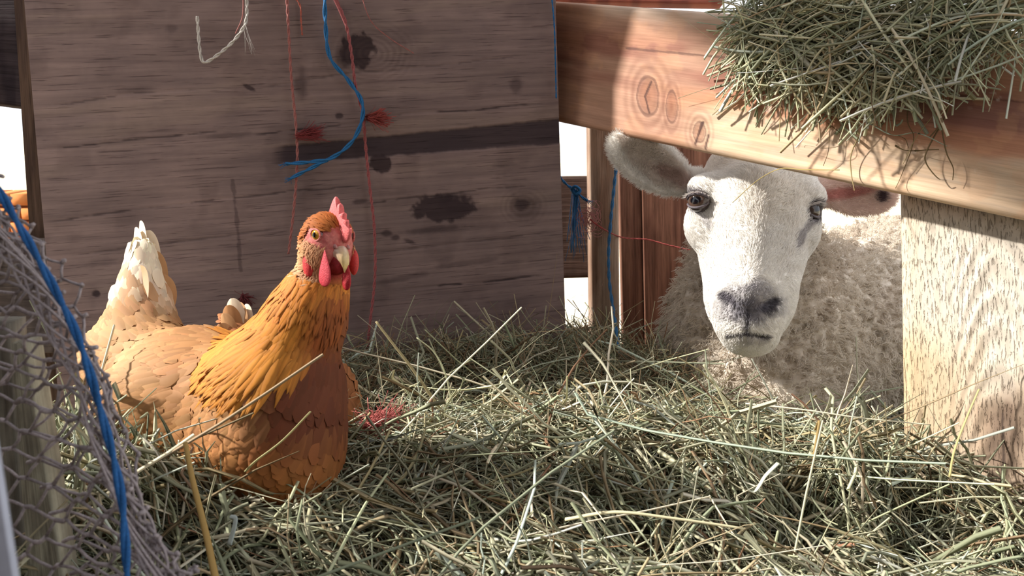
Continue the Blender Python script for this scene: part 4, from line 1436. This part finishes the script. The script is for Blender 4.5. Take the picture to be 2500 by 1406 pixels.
# ------------------------------------------------------------------ second hen, almost hidden behind the first
def hen2_sdf(p):
    d = sd_ell(p, cs(700, 985, .985), (.085, .062, .065))
    d = smin(d, sd_cone(p, cs(640, 930, 1.0), cs(585, 800, 1.02), .045, .018), .03)
    d = smin(d, sd_ell(p, cs(778, 985, .945), (.042, .052, .045)), .03)
    return d


h2ax = [axis([(-.42, -.14, .004)]), axis([(-.26, .02, .004)]), axis([(.86, 1.12, .004)])]
V2, Q2 = surface_nets(hen2_sdf(sdf_grid(h2ax)), h2ax)
V2 = smooth_mesh(V2, Q2, 2); N2 = vert_normals(V2, Q2)
hen2 = empty('hen', 'brown hen mostly hidden behind the orange-brown hen, pale tail showing', 'hen')
obj('body', mesh_np('hen_body', c2w(V2), Q2, np.tile(srgb(150, 96, 60), (len(V2), 1))), M_henskin, hen2)
ti = fr_.integers(0, len(Q2), 1500)
b2 = V2[Q2[ti]].mean(1); n2 = nrm(N2[Q2[ti]].mean(1))
fl2 = nrm(np.array([-.75, -.25, .4]) + fr_.normal(0, .12, b2.shape))
V, F, C = feathers(b2, n2, fl2, fr_.uniform(.018, .028, 1500), fr_.uniform(.013, .018, 1500), np.tile(srgb(164, 106, 66), (1500, 1)) * fr_.uniform(.85, 1.15, (1500, 1)), np.full(1500, .004), fr_)
obj('body_feathers', mesh_np('body_feathers', c2w(V), F, C), M_feather, hen2, kind='stuff')
for (tx, ty, bx, w_, c1) in [(566, 728, 588, .026, C_CREAM), (545, 765, 575, .024, C_RUMP), (584, 738, 596, .024, C_RUMP), (600, 742, 604, .022, C_CREAM), (556, 745, 580, .026, C_TAN), (538, 790, 570, .020, C_RUMP)]:
    big_feather('tail_feather', hen2, cs(bx, 850, 1.0), cs(tx, ty, 1.0 + .0004 * (tx - 560)), np.array([-.5, .2, -.8]) + .3 * fr_.normal(0, 1, 3), w_, C_TAN, c1)

# ------------------------------------------------------------------ the sheep
DZ = .045
ks = lambda x, y, d: cs(x, y, d + DZ)
e1 = nrm(np.array([.84, -.49, .20])); e3 = nrm(np.array([-.08, -.42, -.87])); e3 = nrm(e3 - e1 * (e3 @ e1)); e2 = np.cross(e3, e1)
EARL = np.stack([e1, e2, e3])
g1 = nrm(np.array([1, -.10, .10])); g3 = nrm(np.array([.15, -.40, -.9])); g3 = nrm(g3 - g1 * (g3 @ g1)); g2 = np.cross(g3, g1)
EARR = np.stack([g1, g2, g3])
EYE_L, EYE_R = ks(1707, 491, 1.092), ks(1974, 514, 1.100)


def head_sdf(p):
    d = sd_ell(p, ks(1850, 455, 1.165), (.083, .078, .080))
    d = smin(d, sd_cone(p, ks(1842, 520, 1.125), ks(1830, 715, 1.060), .074, .047), .03)
    d = smin(d, sd_cone(p, ks(1838, 565, 1.165), ks(1830, 735, 1.090), .085, .058), .03)
    d = smin(d, sd_cone(p, ks(1832, 735, 1.090), ks(1830, 800, 1.070), .056, .038), .02)
    d = smin(d, sd_cone(p, ks(1828, 470, 1.070), ks(1826, 712, .998), .036, .022), .035)
    d = smin(d, sd_ell(p, ks(1826, 768, 1.030), (.047, .050, .042)), .018)
    d = smin(d, sd_ell(p, ks(1832, 826, 1.040), (.034, .022, .030)), .012)
    # brows and cheek bones
    d = smin(d, sd_ell(p, ks(1722, 462, 1.115), (.022, .020, .028)), .018)
    d = smin(d, sd_ell(p, ks(1964, 482, 1.116), (.026, .020, .030)), .018)
    d = smin(d, sd_ell(p, ks(1720, 548, 1.122), (.026, .036, .034)), .02)
    d = smin(d, sd_ell(p, ks(1956, 562, 1.120), (.022, .030, .030)), .02)
    # eye sockets
    d = smax(d, -sd_ell(p, EYE_L + np.array([-.010, -.001, -.012]), (.016, .0150, .014)), .006)
    d = smax(d, -sd_ell(p, EYE_R + np.array([.010, -.001, -.012]), (.016, .0150, .014)), .006)
    # nostrils, split lip, mouth
    for (x0, y0, x1, y1) in [(1764, 712, 1796, 738), (1893, 728, 1858, 752)]:
        d = smax(d, -sd_cone(p, ks(x0, y0, 1.000), ks(x1, y1, .980), .0055, .0050), .006)
    d = smax(d, -sd_cone(p, ks(1824, 765, .982), ks(1826, 812, .985), .0035, .0030), .005)
    d = smax(d, -sd_cone(p, ks(1826, 816, .986), ks(1778, 822, 1.005), .0030, .0022), .004)
    d = smax(d, -sd_cone(p, ks(1826, 816, .986), ks(1872, 822, 1.005), .0030, .0022), .004)
    return d


def ear_sdf(p):
    a = sd_ell(p, ks(1588, 400, 1.155), (.074, .036, .013), EARL)
    a = smax(a, -sd_ell(p, ks(1594, 402, 1.157) + EARL[2] * .011, (.061, .027, .0105), EARL), .004)
    b = sd_ell(p, ks(2098, 474, 1.175), (.058, .032, .013), EARR)
    b = smax(b, -sd_ell(p, ks(2092, 474, 1.175) + EARR[2] * .011, (.048, .024, .0105), EARR), .004)
    r = sd_cone(p, ks(1678, 445, 1.170), ks(1740, 455, 1.17), .016, .026)
    r2 = sd_cone(p, ks(2020, 470, 1.175), ks(1960, 470, 1.17), .017, .026)
    return np.minimum(smin(a, r, .012), smin(b, r2, .012))


def body_sdf(p, wool=True):
    d = sd_cone(p, cs(1850, 640, 1.33), cs(1855, 800, 1.34), .10, .128)
    d = smin(d, sd_cone(p, cs(1840, 800, 1.30), cs(1830, 985, 1.27), .118, .128), .04)
    d = smin(d, sd_cone(p, cs(1870, 815, 1.36), cs(2250, 815, 1.68), .14, .235), .05)
    d = smin(d, sd_cone(p, cs(2250, 815, 1.68), cs(2480, 750, 2.0), .235, .23), .05)
    return d


sax = [axis([(.105, .64, .0028), (.64, 1.56, .011)]), axis([(-.62, -.17, .009), (-.17, .235, .0026)]), axis([(.955, 1.27, .0026), (1.27, 1.6, .006), (1.6, 2.26, .012)])]
sp_ = sdf_grid(sax)
dB = body_sdf(sp_)
hx0, hx1 = np.searchsorted(sax[0], [.10, .66]); hy0 = np.searchsorted(sax[1], -.19); hz1 = np.searchsorted(sax[2], 1.36)
sub = [sp_[0][hx0:hx1], sp_[1][:, hy0:], sp_[2][:, :, :hz1]]
dH = np.full(dB.shape, .3, dtype=np.float32)
dh = smin(head_sdf(sub), ear_sdf(sub), .008)
dH[hx0:hx1, hy0:, :hz1] = dh
dS = dB.astype(np.float32)
s0 = dS[hx0:hx1, hy0:, :hz1]
s0[...] = smin(s0, dh, .012)
sV, sQ = surface_nets(dS, sax)
sV = smooth_mesh(sV, sQ, 2, .4)
pv_ = [sV[:, 0], sV[:, 1], sV[:, 2]]
vh = np.minimum(head_sdf(pv_), ear_sdf(pv_)); vb = body_sdf(pv_)
is_wool = sstep(-.004, .004, vh - vb)
# lumpy fleece
sN = vert_normals(sV, sQ)
lump = (fbm(sV[:, 0] * 34, sV[:, 1] * 26 + 5, sV[:, 2] * 34, 3) - .5) * .030 + (1 - np.abs(2 * fbm(sV[:, 0] * 60, sV[:, 1] * 30, sV[:, 2] * 60, 2) - 1)) * .006
sV = sV + sN * (lump * is_wool)[:, None]
sN = vert_normals(sV, sQ)
sx, sy = sV[:, 0] / sV[:, 2] * FPX + CX, CY - sV[:, 1] / sV[:, 2] * FPX
C_FACE, C_WOOL = srgb(244, 240, 234), srgb(216, 204, 188)
ear_l = ear_sdf(pv_) < head_sdf(pv_) - .002


def sheep_colour(px, py, nz_, wool, ear, dep):
    c = np.tile(C_FACE, (len(px), 1))
    fn_ = sstep(.2, -.1, nz_)
    # grey nose
    m = ell_mask(px, py, 1826, 742, 78, 50, 2, .40, .05, .35) * fn_
    c = mixc(c, m * .62, srgb(118, 112, 122))
    m = ell_mask(px, py, 1828, 752, 40, 26, 0, .3, .05, .35) * fn_
    c = mixc(c, m * .75, srgb(84, 80, 92))
    m = ell_mask(px, py, 1882, 744, 26, 15, -38, .2, .05, .3) * fn_
    c = mixc(c, m * .85, srgb(52, 48, 58))
    m = ell_mask(px, py, 1777, 726, 26, 13, 38, .2, .05, .3) * fn_
    c = mixc(c, m * .85, srgb(70, 64, 74))
    m = ell_mask(px, py, 1850, 690, 18, 14, 0, .5, .07, .6) * .4
    c = mixc(c, m, srgb(130, 124, 134))
    m = seg_mask(px, py, [(1825, 760), (1826, 815)], 7, .3); c = mixc(c, m * .8, srgb(58, 54, 64))
    m = seg_mask(px, py, [(1775, 821), (1826, 815), (1874, 822)], 6, .3); c = mixc(c, m * .85, srgb(64, 58, 66))
    m = ell_mask(px, py, 1838, 832, 34, 10, 0, .4, .06, .5) * .5; c = mixc(c, m, srgb(140, 128, 124))
    # eye rims, and shading painted into the tear grooves
    for (ex, ey, rx, ry, an) in [(1700, 492, 24, 30, 12), (1992, 518, 22, 30, -14)]:
        d = np.hypot((px - ex) / rx, (py - ey) / ry)
        c = mixc(c, sstep(1.25, .9, d) * .8 * (1 - wool), srgb(92, 84, 92))
    c = mixc(c, seg_mask(px, py, [(1976, 548), (1956, 572), (1948, 600)], 10, .5) * .55 * (1 - wool), srgb(120, 112, 122))
    c = mixc(c, seg_mask(px, py, [(1712, 520), (1728, 545), (1738, 556)], 9, .6) * .35 * (1 - wool), srgb(140, 134, 146))
    # warm tint on the brow
    c = mixc(c, ell_mask(px, py, 1880, 480, 70, 60, 0, .5, .02, .6) * .25, srgb(226, 212, 192))
    # ears
    inl = in_poly(px, py, [(1505, 335), (1540, 325), (1600, 345), (1660, 395), (1690, 440), (1670, 470), (1600, 452), (1540, 400)])
    c = mixc(c, ear * (px < 1720) * inl * .5, srgb(230, 214, 202))
    c = mixc(c, ear * (px < 1720) * ell_mask(px, py, 1640, 425, 60, 18, 28, .5, .03, .5) * .5, srgb(176, 128, 116))
    c = mixc(c, ear * (px > 1980) * .6, srgb(228, 190, 174))
    c = mixc(c, ear * ell_mask(px, py, 2060, 470, 60, 12, -8, .4, .03, .5) * .6, srgb(196, 96, 92))
    c = mixc(c, ear * ell_mask(px, py, 2150, 478, 16, 16, 0, .2, .05, .3) * .95, srgb(86, 70, 78))
    w = np.tile(C_WOOL, (len(px), 1))
    w = mixc(w, sstep(.45, .7, fbm(px * .012, py * .008)) * .35, srgb(184, 166, 148))
    c = c * (1 - wool[:, None]) + w * wool[:, None]
    return c


scol = sheep_colour(sx, sy, sN[:, 2], is_wool, ear_l.astype(float) * (1 - is_wool), sV[:, 2])
M_fleece = attr_mat('sheep_hide', 0.9, 0.1, (260, .9, 1.05), bstr=.5, bscale=420)
M_fur = attr_mat('sheep_hair', 0.7, 0.15, None, trans=.25)
sheep = empty('sheep', 'white-faced sheep with cream fleece peering under the rail at the viewer', 'sheep')
obj('body', mesh_np('sheep_body', c2w(sV), sQ, scol), M_fleece, sheep)

wr = np.random.default_rng(31)


def surf_pts(n, mask_face):
    f = sQ[mask_face]
    A = np.linalg.norm(np.cross(sV[f[:, 2]] - sV[f[:, 0]], sV[f[:, 3]] - sV[f[:, 1]]), axis=1)
    i = wr.choice(len(f), n, p=A / A.sum()); f = f[i]
    a, b = wr.random((n, 1)), wr.random((n, 1))
    P = (sV[f[:, 0]] * (1 - a) + sV[f[:, 1]] * a) * (1 - b) + (sV[f[:, 3]] * (1 - a) + sV[f[:, 2]] * a) * b
    return P, nrm(sN[f].mean(1)), scol[f].mean(1), is_wool[f].mean(1)


fc = sV[sQ].mean(1); fwool = is_wool[sQ].mean(1); fear = ear_l[sQ].mean(1) > .5
# short hair of the face
P0, n0, c0, w0 = surf_pts(62000, (fwool < .35) & ~fear)
px0, py0 = P0[:, 0] / P0[:, 2] * FPX + CX, CY - P0[:, 1] / P0[:, 2] * FPX
mid = 1838 - .02 * (py0 - 600)
sd = np.tanh((px0 - mid) / 40)
fl = np.stack([sd * .75, .75 - 1.35 * sstep(610, 760, py0), np.full(len(sd), .1)], -1)
clump = np.stack([vnoise(px0 * .05, py0 * .05) - .5, vnoise(px0 * .05 + 30, py0 * .05) - .5, 0 * px0], -1)
fl = fl + clump * 1.3 + wr.normal(0, .12, fl.shape)
fl = nrm(fl - n0 * (fl * n0).sum(-1, keepdims=True))
keep = (np.linalg.norm(P0 - EYE_L, axis=1) > .0165) & (np.linalg.norm(P0 - EYE_R, axis=1) > .0165)
dm = np.minimum(np.hypot((px0 - 1826) / 62, (py0 - 748) / 40), 9)
keep &= (dm > .8) | (wr.random(len(px0)) < .35)
P0, n0, c0, fl, px0, py0 = P0[keep], n0[keep], c0[keep], fl[keep], px0[keep], py0[keep]
Lh = wr.uniform(.006, .011, len(P0)) * (1 - .45 * sstep(620, 740, py0))
t = np.linspace(0, 1, 4)[None, :, None]
HPt = P0[:, None] + fl[:, None] * t * Lh[:, None, None] * .95 + n0[:, None] * (Lh * .30)[:, None, None] * np.sin(t * 2.2)
rd = np.array([.00030, .00028, .00020, .00006])[None] * np.ones((len(P0), 1))
hair('face_hair', c2w(HPt), rd, np.clip(c0 * wr.uniform(.9, 1.08, (len(P0), 1)), 0, 1), M_fur, sheep, 'stuff')
# ear fuzz
P0, n0, c0, w0 = surf_pts(26000, fear & (fwool < .5))
fl = np.where((P0[:, :1] < .33), -EARL[0] * .5 - EARL[1] * .2, EARR[0] * .5 - EARR[1] * .2) + n0 * .7 + wr.normal(0, .2, P0.shape)
fl = nrm(fl); Lh = wr.uniform(.004, .010, len(P0))
HPt = P0[:, None] + fl[:, None] * t * Lh[:, None, None]
hair('ear_hair', c2w(HPt), np.array([.00026, .00024, .00018, .00005])[None] * np.ones((len(P0), 1)), np.clip(c0 * 1.0, 0, 1), M_fur, sheep, 'stuff')
# curly fleece, in locks
P0, n0, c0, w0 = surf_pts(46000, (fwool > .5) & (fc[:, 0] < .80))
K = 8
cell = np.floor(P0 * 75)
ph0 = _h(cell[:, 0].astype(int), cell[:, 1].astype(int), cell[:, 2].astype(int)) * 6.28
jit = np.stack([_h(cell[:, 0].astype(int) + 7 * k, cell[:, 1].astype(int) + 3, cell[:, 2].astype(int) + 11 * k) for k in (1, 2, 3)], -1)
cc_ = (cell + .2 + .6 * jit) / 75
pull = cc_ - P0; pull -= n0 * (pull * n0).sum(-1, keepdims=True)
lean = np.stack([np.cos(ph0), np.sin(ph0) - .7, 0 * ph0], -1)
t = np.linspace(0, 1, K)[None, :, None]
L = wr.uniform(.014, .026, len(P0))[:, None, None]
ta = nrm(np.cross(n0, np.array([.3, 1, .2]))); tb = np.cross(n0, ta)
phs = (ph0 + wr.normal(0, .5, len(ph0)))[:, None, None]
rr_ = .0026
HPt = P0[:, None] + (n0 * .75 + lean * .45)[:, None] * t * L + pull[:, None] * .75 * t + rr_ * t ** .5 * (np.cos(t * 11 + phs) * ta[:, None] + np.sin(t * 11 + phs) * tb[:, None])
hair('wool', c2w(HPt), np.linspace(.00062, .00030, K)[None] * np.ones((len(P0), 1)), np.clip(c0 * wr.uniform(.88, 1.06, (len(P0), 1)), 0, 1), M_fur, sheep, 'stuff')
# whiskers on the chin
ws = []
for k in range(46):
    a = wr.uniform(-1.15, 1.2); b = ks(1832 + 62 * math.sin(a), 805 + 42 * math.cos(a), 1.035)
    dr = np.array([math.sin(a) * .9, -math.cos(a) * .8, -.25]) + wr.normal(0, .15, 3)
    l = wr.uniform(.012, .028); ws.append(np.stack([b + nrm(dr) * l * q + np.array([0, -.15 * l * q * q, 0]) for q in np.linspace(0, 1, 4)]))
ws = np.array(ws)
hair('whiskers', c2w(ws), np.array([.0003, .00026, .0002, .00006])[None] * np.ones((len(ws), 1)), np.tile(srgb(232, 226, 214), (len(ws), 1)), M_fur, sheep, 'stuff')
# eyes
for ec, gz_, nm in ((EYE_L, nrm(np.array([-.55, .02, -.83])), 1), (EYE_R, nrm(np.array([.70, .02, -.71])), -1)):
    V, F = blob(ec, I3, (.0160,) * 3, None, None, 48, 36)
    q = nrm(V - ec); an = np.arccos(np.clip(q @ gz_, -1, 1))
    up_ = nrm(np.array([0, 1, 0]) - gz_ * gz_[1]); rt_ = np.cross(up_, gz_)
    c = np.tile(srgb(92, 72, 62), (len(V), 1))
    pu = np.hypot((q @ rt_) / .50, (q @ up_) / .36)
    c = c * (1.0 if nm > 0 else .45); c = mixc(c, sstep(1.15, .92, pu), srgb(12, 12, 18)); c = mixc(c, sstep(.72, .82, an), srgb(56, 44, 42))
    a = Acc(); a.add(c2w(V), F, c); ey = obj('eye', a.mesh('eye'), M_eye, sheep)
    for sg, nm2 in ((1, 'upper_lid'), (-1, 'lower_lid')):
        th = np.linspace(-1.25, 1.25, 19)
        arc = np.array([ec + .0164 * nrm(gz_ * math.cos(x) * .82 + rt_ * math.sin(x) * .95 + up_ * sg * (.50 if sg > 0 else .70) * math.cos(x)) for x in th])
        a = Acc(); a.tube(c2w(arc), .0013 + .0007 * np.cos(th), 8, srgb(92, 84, 88)); lid = obj(nm2, a.mesh(nm2), M_skin, ey)
        if sg > 0:
            ls = []
            for k in range(60):
                x = wr.uniform(-1.1, 1.1); b = ec + .0195 * nrm(gz_ * math.cos(x) * .82 + rt_ * math.sin(x) * .95 + up_ * .60 * math.cos(x))
                dr = gz_ * .8 + rt_ * math.sin(x) * .5 - up_ * .25 + wr.normal(0, .1, 3); l = wr.uniform(.006, .012)
                ls.append(np.stack([b + nrm(dr) * l * q2 + up_ * .1 * l * q2 * q2 for q2 in np.linspace(0, 1, 4)]))
            ls = np.array(ls)
            hair('eyelashes', c2w(ls), np.array([.0003, .00028, .0002, .00006])[None] * np.ones((len(ls), 1)), np.tile(srgb(214, 206, 200), (len(ls), 1)), M_fur, ey, 'stuff')
# legs down to the ground
for (lx, ly) in ((.36, 1.42), (.56, 1.40), (.98, 2.0), (1.18, 1.96)):
    a = Acc(); zt_ = .30
    a.tube(np.array([[lx, ly, zt_], [lx + .01, ly, .22], [lx, ly - .01, .12], [lx, ly, .05], [lx, ly - .01, .012]]), np.array([.05, .036, .026, .024, .032]), 12, C_FACE)
    lg = obj('leg', a.mesh('leg'), M_fleece, sheep)
    a = Acc(); a.tube(np.array([[lx, ly - .01, .045], [lx, ly - .015, .02], [lx, ly - .02, .001]]), np.array([.028, .034, .038]), 12, srgb(60, 52, 48)); obj('hoof', a.mesh('hoof'), M_horn, lg)

# ------------------------------------------------------------------ twine and cords
M_twine = attr_mat('baler_twine', 0.7, 0.25, (900, .7, 1.15), bstr=.6, bscale=1200)
tw = np.random.default_rng(41)
PINK_T, RED_T, BLUE_T, WHITE_T, DBLUE = srgb(164, 104, 98), srgb(158, 88, 88), srgb(40, 106, 158), srgb(206, 200, 192), srgb(60, 112, 156)


def ply(acc, c, rad, col, n=2, turns=70.0, sides=5):
    """twisted strands along a centre line"""
    T = nrm(np.gradient(c, axis=0)); ref = np.array([.2, -.9, .3])
    A = nrm(np.cross(T, ref)); B = np.cross(T, A)
    s_ = np.concatenate([[0], np.cumsum(np.linalg.norm(np.diff(c, axis=0), axis=1))])
    for k in range(n):
        a = s_ * turns * 2 + 2 * math.pi * k / n
        q = c + (A * np.cos(a)[:, None] + B * np.sin(a)[:, None]) * rad * .5
        acc.tube(q, rad * .62, sides, col * (1 + .06 * (k - .5)))


def fray(acc, p, dirv, n, L, rad, col, spread=.5, curl=.3):
    for k in range(n):
        d = nrm(np.asarray(dirv) + tw.normal(0, spread, 3)); l = L * tw.uniform(.55, 1.1); b = tw.normal(0, curl, 3)
        p0_ = p + tw.normal(0, 1, 3) * min(.10 * L, .0022)
        q = np.array([p0_ + d * l * u + b * l * u * u for u in np.linspace(0, 1, 5)])
        acc.tube(q, rad * tw.uniform(.6, 1.2), 3, col * tw.uniform(.85, 1.15))


def cord(name, pts, rad, col, label, cat='twine', group=None, world_pts=None, n=None, turns=160.0, extra=None):
    c = spline(world_pts if world_pts is not None else [W(*p) for p in pts], n or 14 * len(world_pts if world_pts is not None else pts))
    a = Acc(); ply(a, c, rad, col, 2, turns)
    if extra: extra(a)
    return obj(name, a.mesh(name), M_twine, None, label, cat, group)


op = on_panel
cord('baler_twine', None, .0030, BLUE_T, 'blue baler twine hanging in a curve on the plywood wall', world_pts=[op(793, -18, .02), op(795, 60, .018), op(806, 140, .016), op(850, 195, .014), op(882, 245, .018), op(884, 290, .02), op(860, 345, .022), op(810, 385, .024), op(760, 395, .02), op(698, 400, .016)], turns=60,
     extra=lambda a: (ply(a, spline([op(800, 390, .022), op(760, 410, .02), op(708, 436, .016)], 20), .0028, BLUE_T, 2, 60), fray(a, op(704, 400, .016), -ph, 10, .012, .0004, BLUE_T, .35, .1), fray(a, op(712, 435, .016), -ph - np.array([0, 0, .4]), 10, .012, .0004, BLUE_T, .35, .1)))
cord('baler_twine', None, .0024, RED_T, 'faded red twine with frayed knot hanging right of the blue twine', world_pts=[op(812, -18, .014), op(842, 50, .013), op(858, 130, .012), op(868, 210, .012), op(886, 280, .013), op(892, 350, .012), op(902, 450, .011), op(914, 560, .011), op(915, 680, .014), op(902, 800, .018), op(890, 920, .03), op(884, 1010, .05)], turns=120,
     extra=lambda a: (fray(a, op(898, 288, .014), ph * .9 + PN * .3, 240, .030, .00045, srgb(172, 84, 78), .24, .12), a.tube(spline([op(805, -30, .014), op(828, 20, .013), op(848, 70, .013)], 10), np.linspace(.0034, .0018, 10), 6, RED_T)))
cord('baler_twine', None, .0021, PINK_T, 'thin pink twine with a red tuft hanging left of the blue twine', world_pts=[op(700, -18, .010), op(706, 100, .010), op(712, 200, .010), op(722, 300, .010), op(726, 380, .010), op(722, 460, .010), op(714, 540, .010), op(704, 620, .010)], turns=120,
     extra=lambda a: fray(a, op(728, 332, .012), ph + PN * .15 + np.array([0, 0, .15]), 220, .034, .00045, srgb(150, 66, 68), .17, .12))
cord('baler_twine', None, .0023, WHITE_T, 'white twine loop dangling at the top of the plywood', world_pts=[op(601, -18, .02), op(603, 20, .02), op(598, 60, .022), op(570, 100, .024), op(530, 135, .022), op(500, 152, .02), op(490, 135, .018), op(485, 90, .016), op(482, 40, .014)], turns=120,
     extra=lambda a: (fray(a, op(598, 66, .022), np.array([.1, 0, -1]), 8, .05, .0003, WHITE_T, .15, .15), a.tube(spline([op(594, -18, .02), op(592, 40, .02), op(575, 82, .02)], 12), .0008, 5, PINK_T)))
cord('baler_twine', None, .0008, PINK_T, 'short pink thread stuck high on the plywood right of the knot', world_pts=[op(880, -18, .006), op(905, 50, .006), op(950, 92, .006), op(1010, 130, .006)], turns=150)
cord('baler_twine', None, .0013, srgb(182, 100, 84), 'short pink twine end at the top of the plywood', world_pts=[op(708, -18, .006), op(732, 12, .006), op(735, 50, .006), op(738, 86, .006)], turns=150)
cord('baler_twine', None, .0012, BLUE_T, 'thin blue twine running down the far edge of the plywood', world_pts=[op(1346, -18, .012), op(1353, 60, .012), op(1356, 150, .012), op(1358, 240, .012)], turns=140)


def bow(a):
    k = W(1405, 466, 1.385)
    fray(a, k, np.array([.04, -.02, -1]), 34, .115, .0007, srgb(60, 128, 186), .09, .06)
    a.tube(spline([W(1395, 462, 1.38), W(1405, 455, 1.375), W(1416, 465, 1.38), W(1405, 474, 1.38), W(1395, 462, 1.385)], 20), .003, 6, BLUE_T)
    ply(a, spline([W(1405, 464, 1.38), W(1420, 480, 1.38), W(1436, 492, 1.375)], 16), .0022, BLUE_T, 2, 80)
    fray(a, W(1430, 488, 1.38), np.array([.8, 0, -.5]), 14, .014, .0004, BLUE_T, .3, .2)


cord('baler_twine', None, .0022, BLUE_T, 'blue twine tied in a knot with loose tassel in the bright gap', world_pts=[W(1352, 400, 1.33), W(1366, 430, 1.36), W(1385, 452, 1.38), W(1405, 464, 1.385)], turns=90, extra=bow)
cord('baler_twine', [(1507, 385, 1.335), (1500, 450, 1.33), (1492, 530, 1.325), (1486, 610, 1.325), (1488, 690, 1.32), (1498, 760, 1.31), (1508, 830, 1.27), (1520, 900, 1.2)], .0028, DBLUE, 'blue twine hanging down the rounded corner post', turns=80)


def pinkfuzz(a):
    for k in range(26):
        t0 = tw.uniform(0, 2 * math.pi, 3); b = W(1440 + tw.uniform(-12, 14), 530 + tw.uniform(-22, 22), 1.335)
        u = np.linspace(0, 1, 16)
        q = b + np.stack([.010 * np.cos(u * 9 + t0[0]) + .012 * u * math.cos(t0[2]), .006 * np.sin(u * 5 + t0[1]), .010 * np.sin(u * 9 + t0[0]) + .02 * u * math.sin(t0[2])], -1)
        a.tube(q, .0004, 3, srgb(196, 132, 126))


cord('baler_twine', [(1440, 535, 1.33), (1475, 560, 1.33), (1520, 580, 1.44), (1580, 585, 1.47), (1630, 598, 1.47), (1690, 612, 1.47)], .0014, srgb(176, 84, 78), 'faded pink twine with fuzzy end across the planks beside the sheep', turns=120, extra=pinkfuzz)
a = Acc()
for k in range(9):
    fray(a, at_z(880 + 9 * k, 1036 - 2 * k + 5 * math.sin(2.3 * k), .556), np.array([.8, -.2, .12]), 30, .022, .00045, srgb(196, 108, 102), .38, .5)
obj('twine_tuft', a.mesh('twine_tuft'), M_twine, None, 'frayed pink twine tuft lying on the hay right of the hen', 'twine')
a = Acc()
fray(a, op(592, 722, .012), np.array([.3, -.1, -.7]), 170, .014, .0005, srgb(120, 56, 58), .38, .3)
obj('twine_tuft', a.mesh('twine_tuft'), M_twine, None, 'dark red twine tuft on the plywood behind the hen', 'twine')

# ------------------------------------------------------------------ wire netting and the blue cord at the left
M_wire = attr_mat('old_wire', 0.6, 0.4, (500, .7, 1.15))
nr = np.random.default_rng(77)
edge_px = [(-60, 430, .47), (10, 520, .46), (75, 610, .455), (150, 720, .45), (205, 830, .445), (262, 930, .44), (285, 1030, .435), (320, 1130, .43), (360, 1230, .425), (400, 1320, .42), (450, 1430, .41)]
EDGE = spline([W(*p) for p in edge_px], 120)
elen = np.concatenate([[0], np.cumsum(np.linalg.norm(np.diff(EDGE, axis=0), axis=1))])


def edge_at(s_):
    return np.stack([np.interp(s_, elen, EDGE[:, k]) for k in range(3)], -1)


def net_layer(acc, cellw, cellh, ncol, squash, sway, dep, rad, seed, s_off=0.0):
    """hexagonal netting; columns run away from the edge, squashed near it where the roll is bunched"""
    r = np.random.default_rng(seed)
    nrow = int(elen[-1] / cellh) + 2
    def node(i, j, k):
        # i column, j row, k 0/1 : the two nodes of a cell
        w_ = i * cellw + (0 if k == 0 else cellw * .33)
        s_ = (j + (.5 if i % 2 else 0)) * cellh + s_off
        return w_, s_
    cache = {}
    def pos(i, j, k):
        key = (i, j, k)
        if key not in cache:
            w_, s_ = node(i, j, k)
            e = edge_at(s_)
            ww = w_ * (squash + (1 - squash) * sstep(0, .10, w_))
            n1 = vnoise(s_ * 22 + seed, w_ * 30) - .5; n2 = vnoise(s_ * 30 + 9 + seed, w_ * 24) - .5
            out = e + np.array([-.93, .02, -.30]) * ww + np.array([sway * n1, dep + sway * 1.6 * n2 + .30 * ww, sway * .5 * n1])
            cache[key] = out + r.normal(0, .0009, 3)
        return cache[key]
    def wire(p, q, rr):
        m = (p + q) / 2 + r.normal(0, .0006, 3)
        acc.tube(np.stack([p, m, q]), rr, 5, srgb(164, 154, 156) * r.uniform(.75, 1.2))
    for i in range(ncol):
        for j in range(nrow):
            wire(pos(i, j, 0), pos(i, j, 1), rad * 1.45)                       # twisted part
            if i + 1 < ncol:
                jj = j if i % 2 == 0 else j + 1
                wire(pos(i, j, 1), pos(i + 1, jj, 0), rad)
                if jj - 1 >= 0: wire(pos(i, j, 1), pos(i + 1, jj - 1, 0), rad)


a = Acc()
net_layer(a, .017, .019, 12, .85, .010, .000, .00095, 1)
net_layer(a, .017, .018, 6, .40, .014, .012, .00090, 2, .006)
net_layer(a, .014, .015, 4, .25, .016, .004, .00090, 3, .003)
# crumpled selvedge rolled along the edge
for k in range(7):
    ph_ = k * .9
    q = EDGE + np.stack([.006 * np.cos(elen * 55 + ph_) - .010, .006 * np.sin(elen * 55 + ph_), .004 * np.sin(elen * 83 + 2 * ph_)], -1)
    a.tube(q, .0008, 5, srgb(160, 150, 152))
obj('wire_netting', a.mesh('wire_netting'), M_wire, None, 'crumpled grey wire netting hanging at the left edge', 'netting')
bl = [(-40, 405, .45), (0, 470, .445), (40, 540, .44), (78, 605, .435), (130, 700, .43), (180, 800, .425), (213, 890, .42), (235, 965, .42), (255, 1035, .42), (280, 1130, .418), (297, 1220, .415), (305, 1310, .412), (312, 1440, .41)]
cord('blue_cord', [(x, y, d - .012) for x, y, d in bl], .0022, srgb(40, 98, 160), 'bright blue cord running down along the wire netting edge', 'cord', n=200, turns=55)
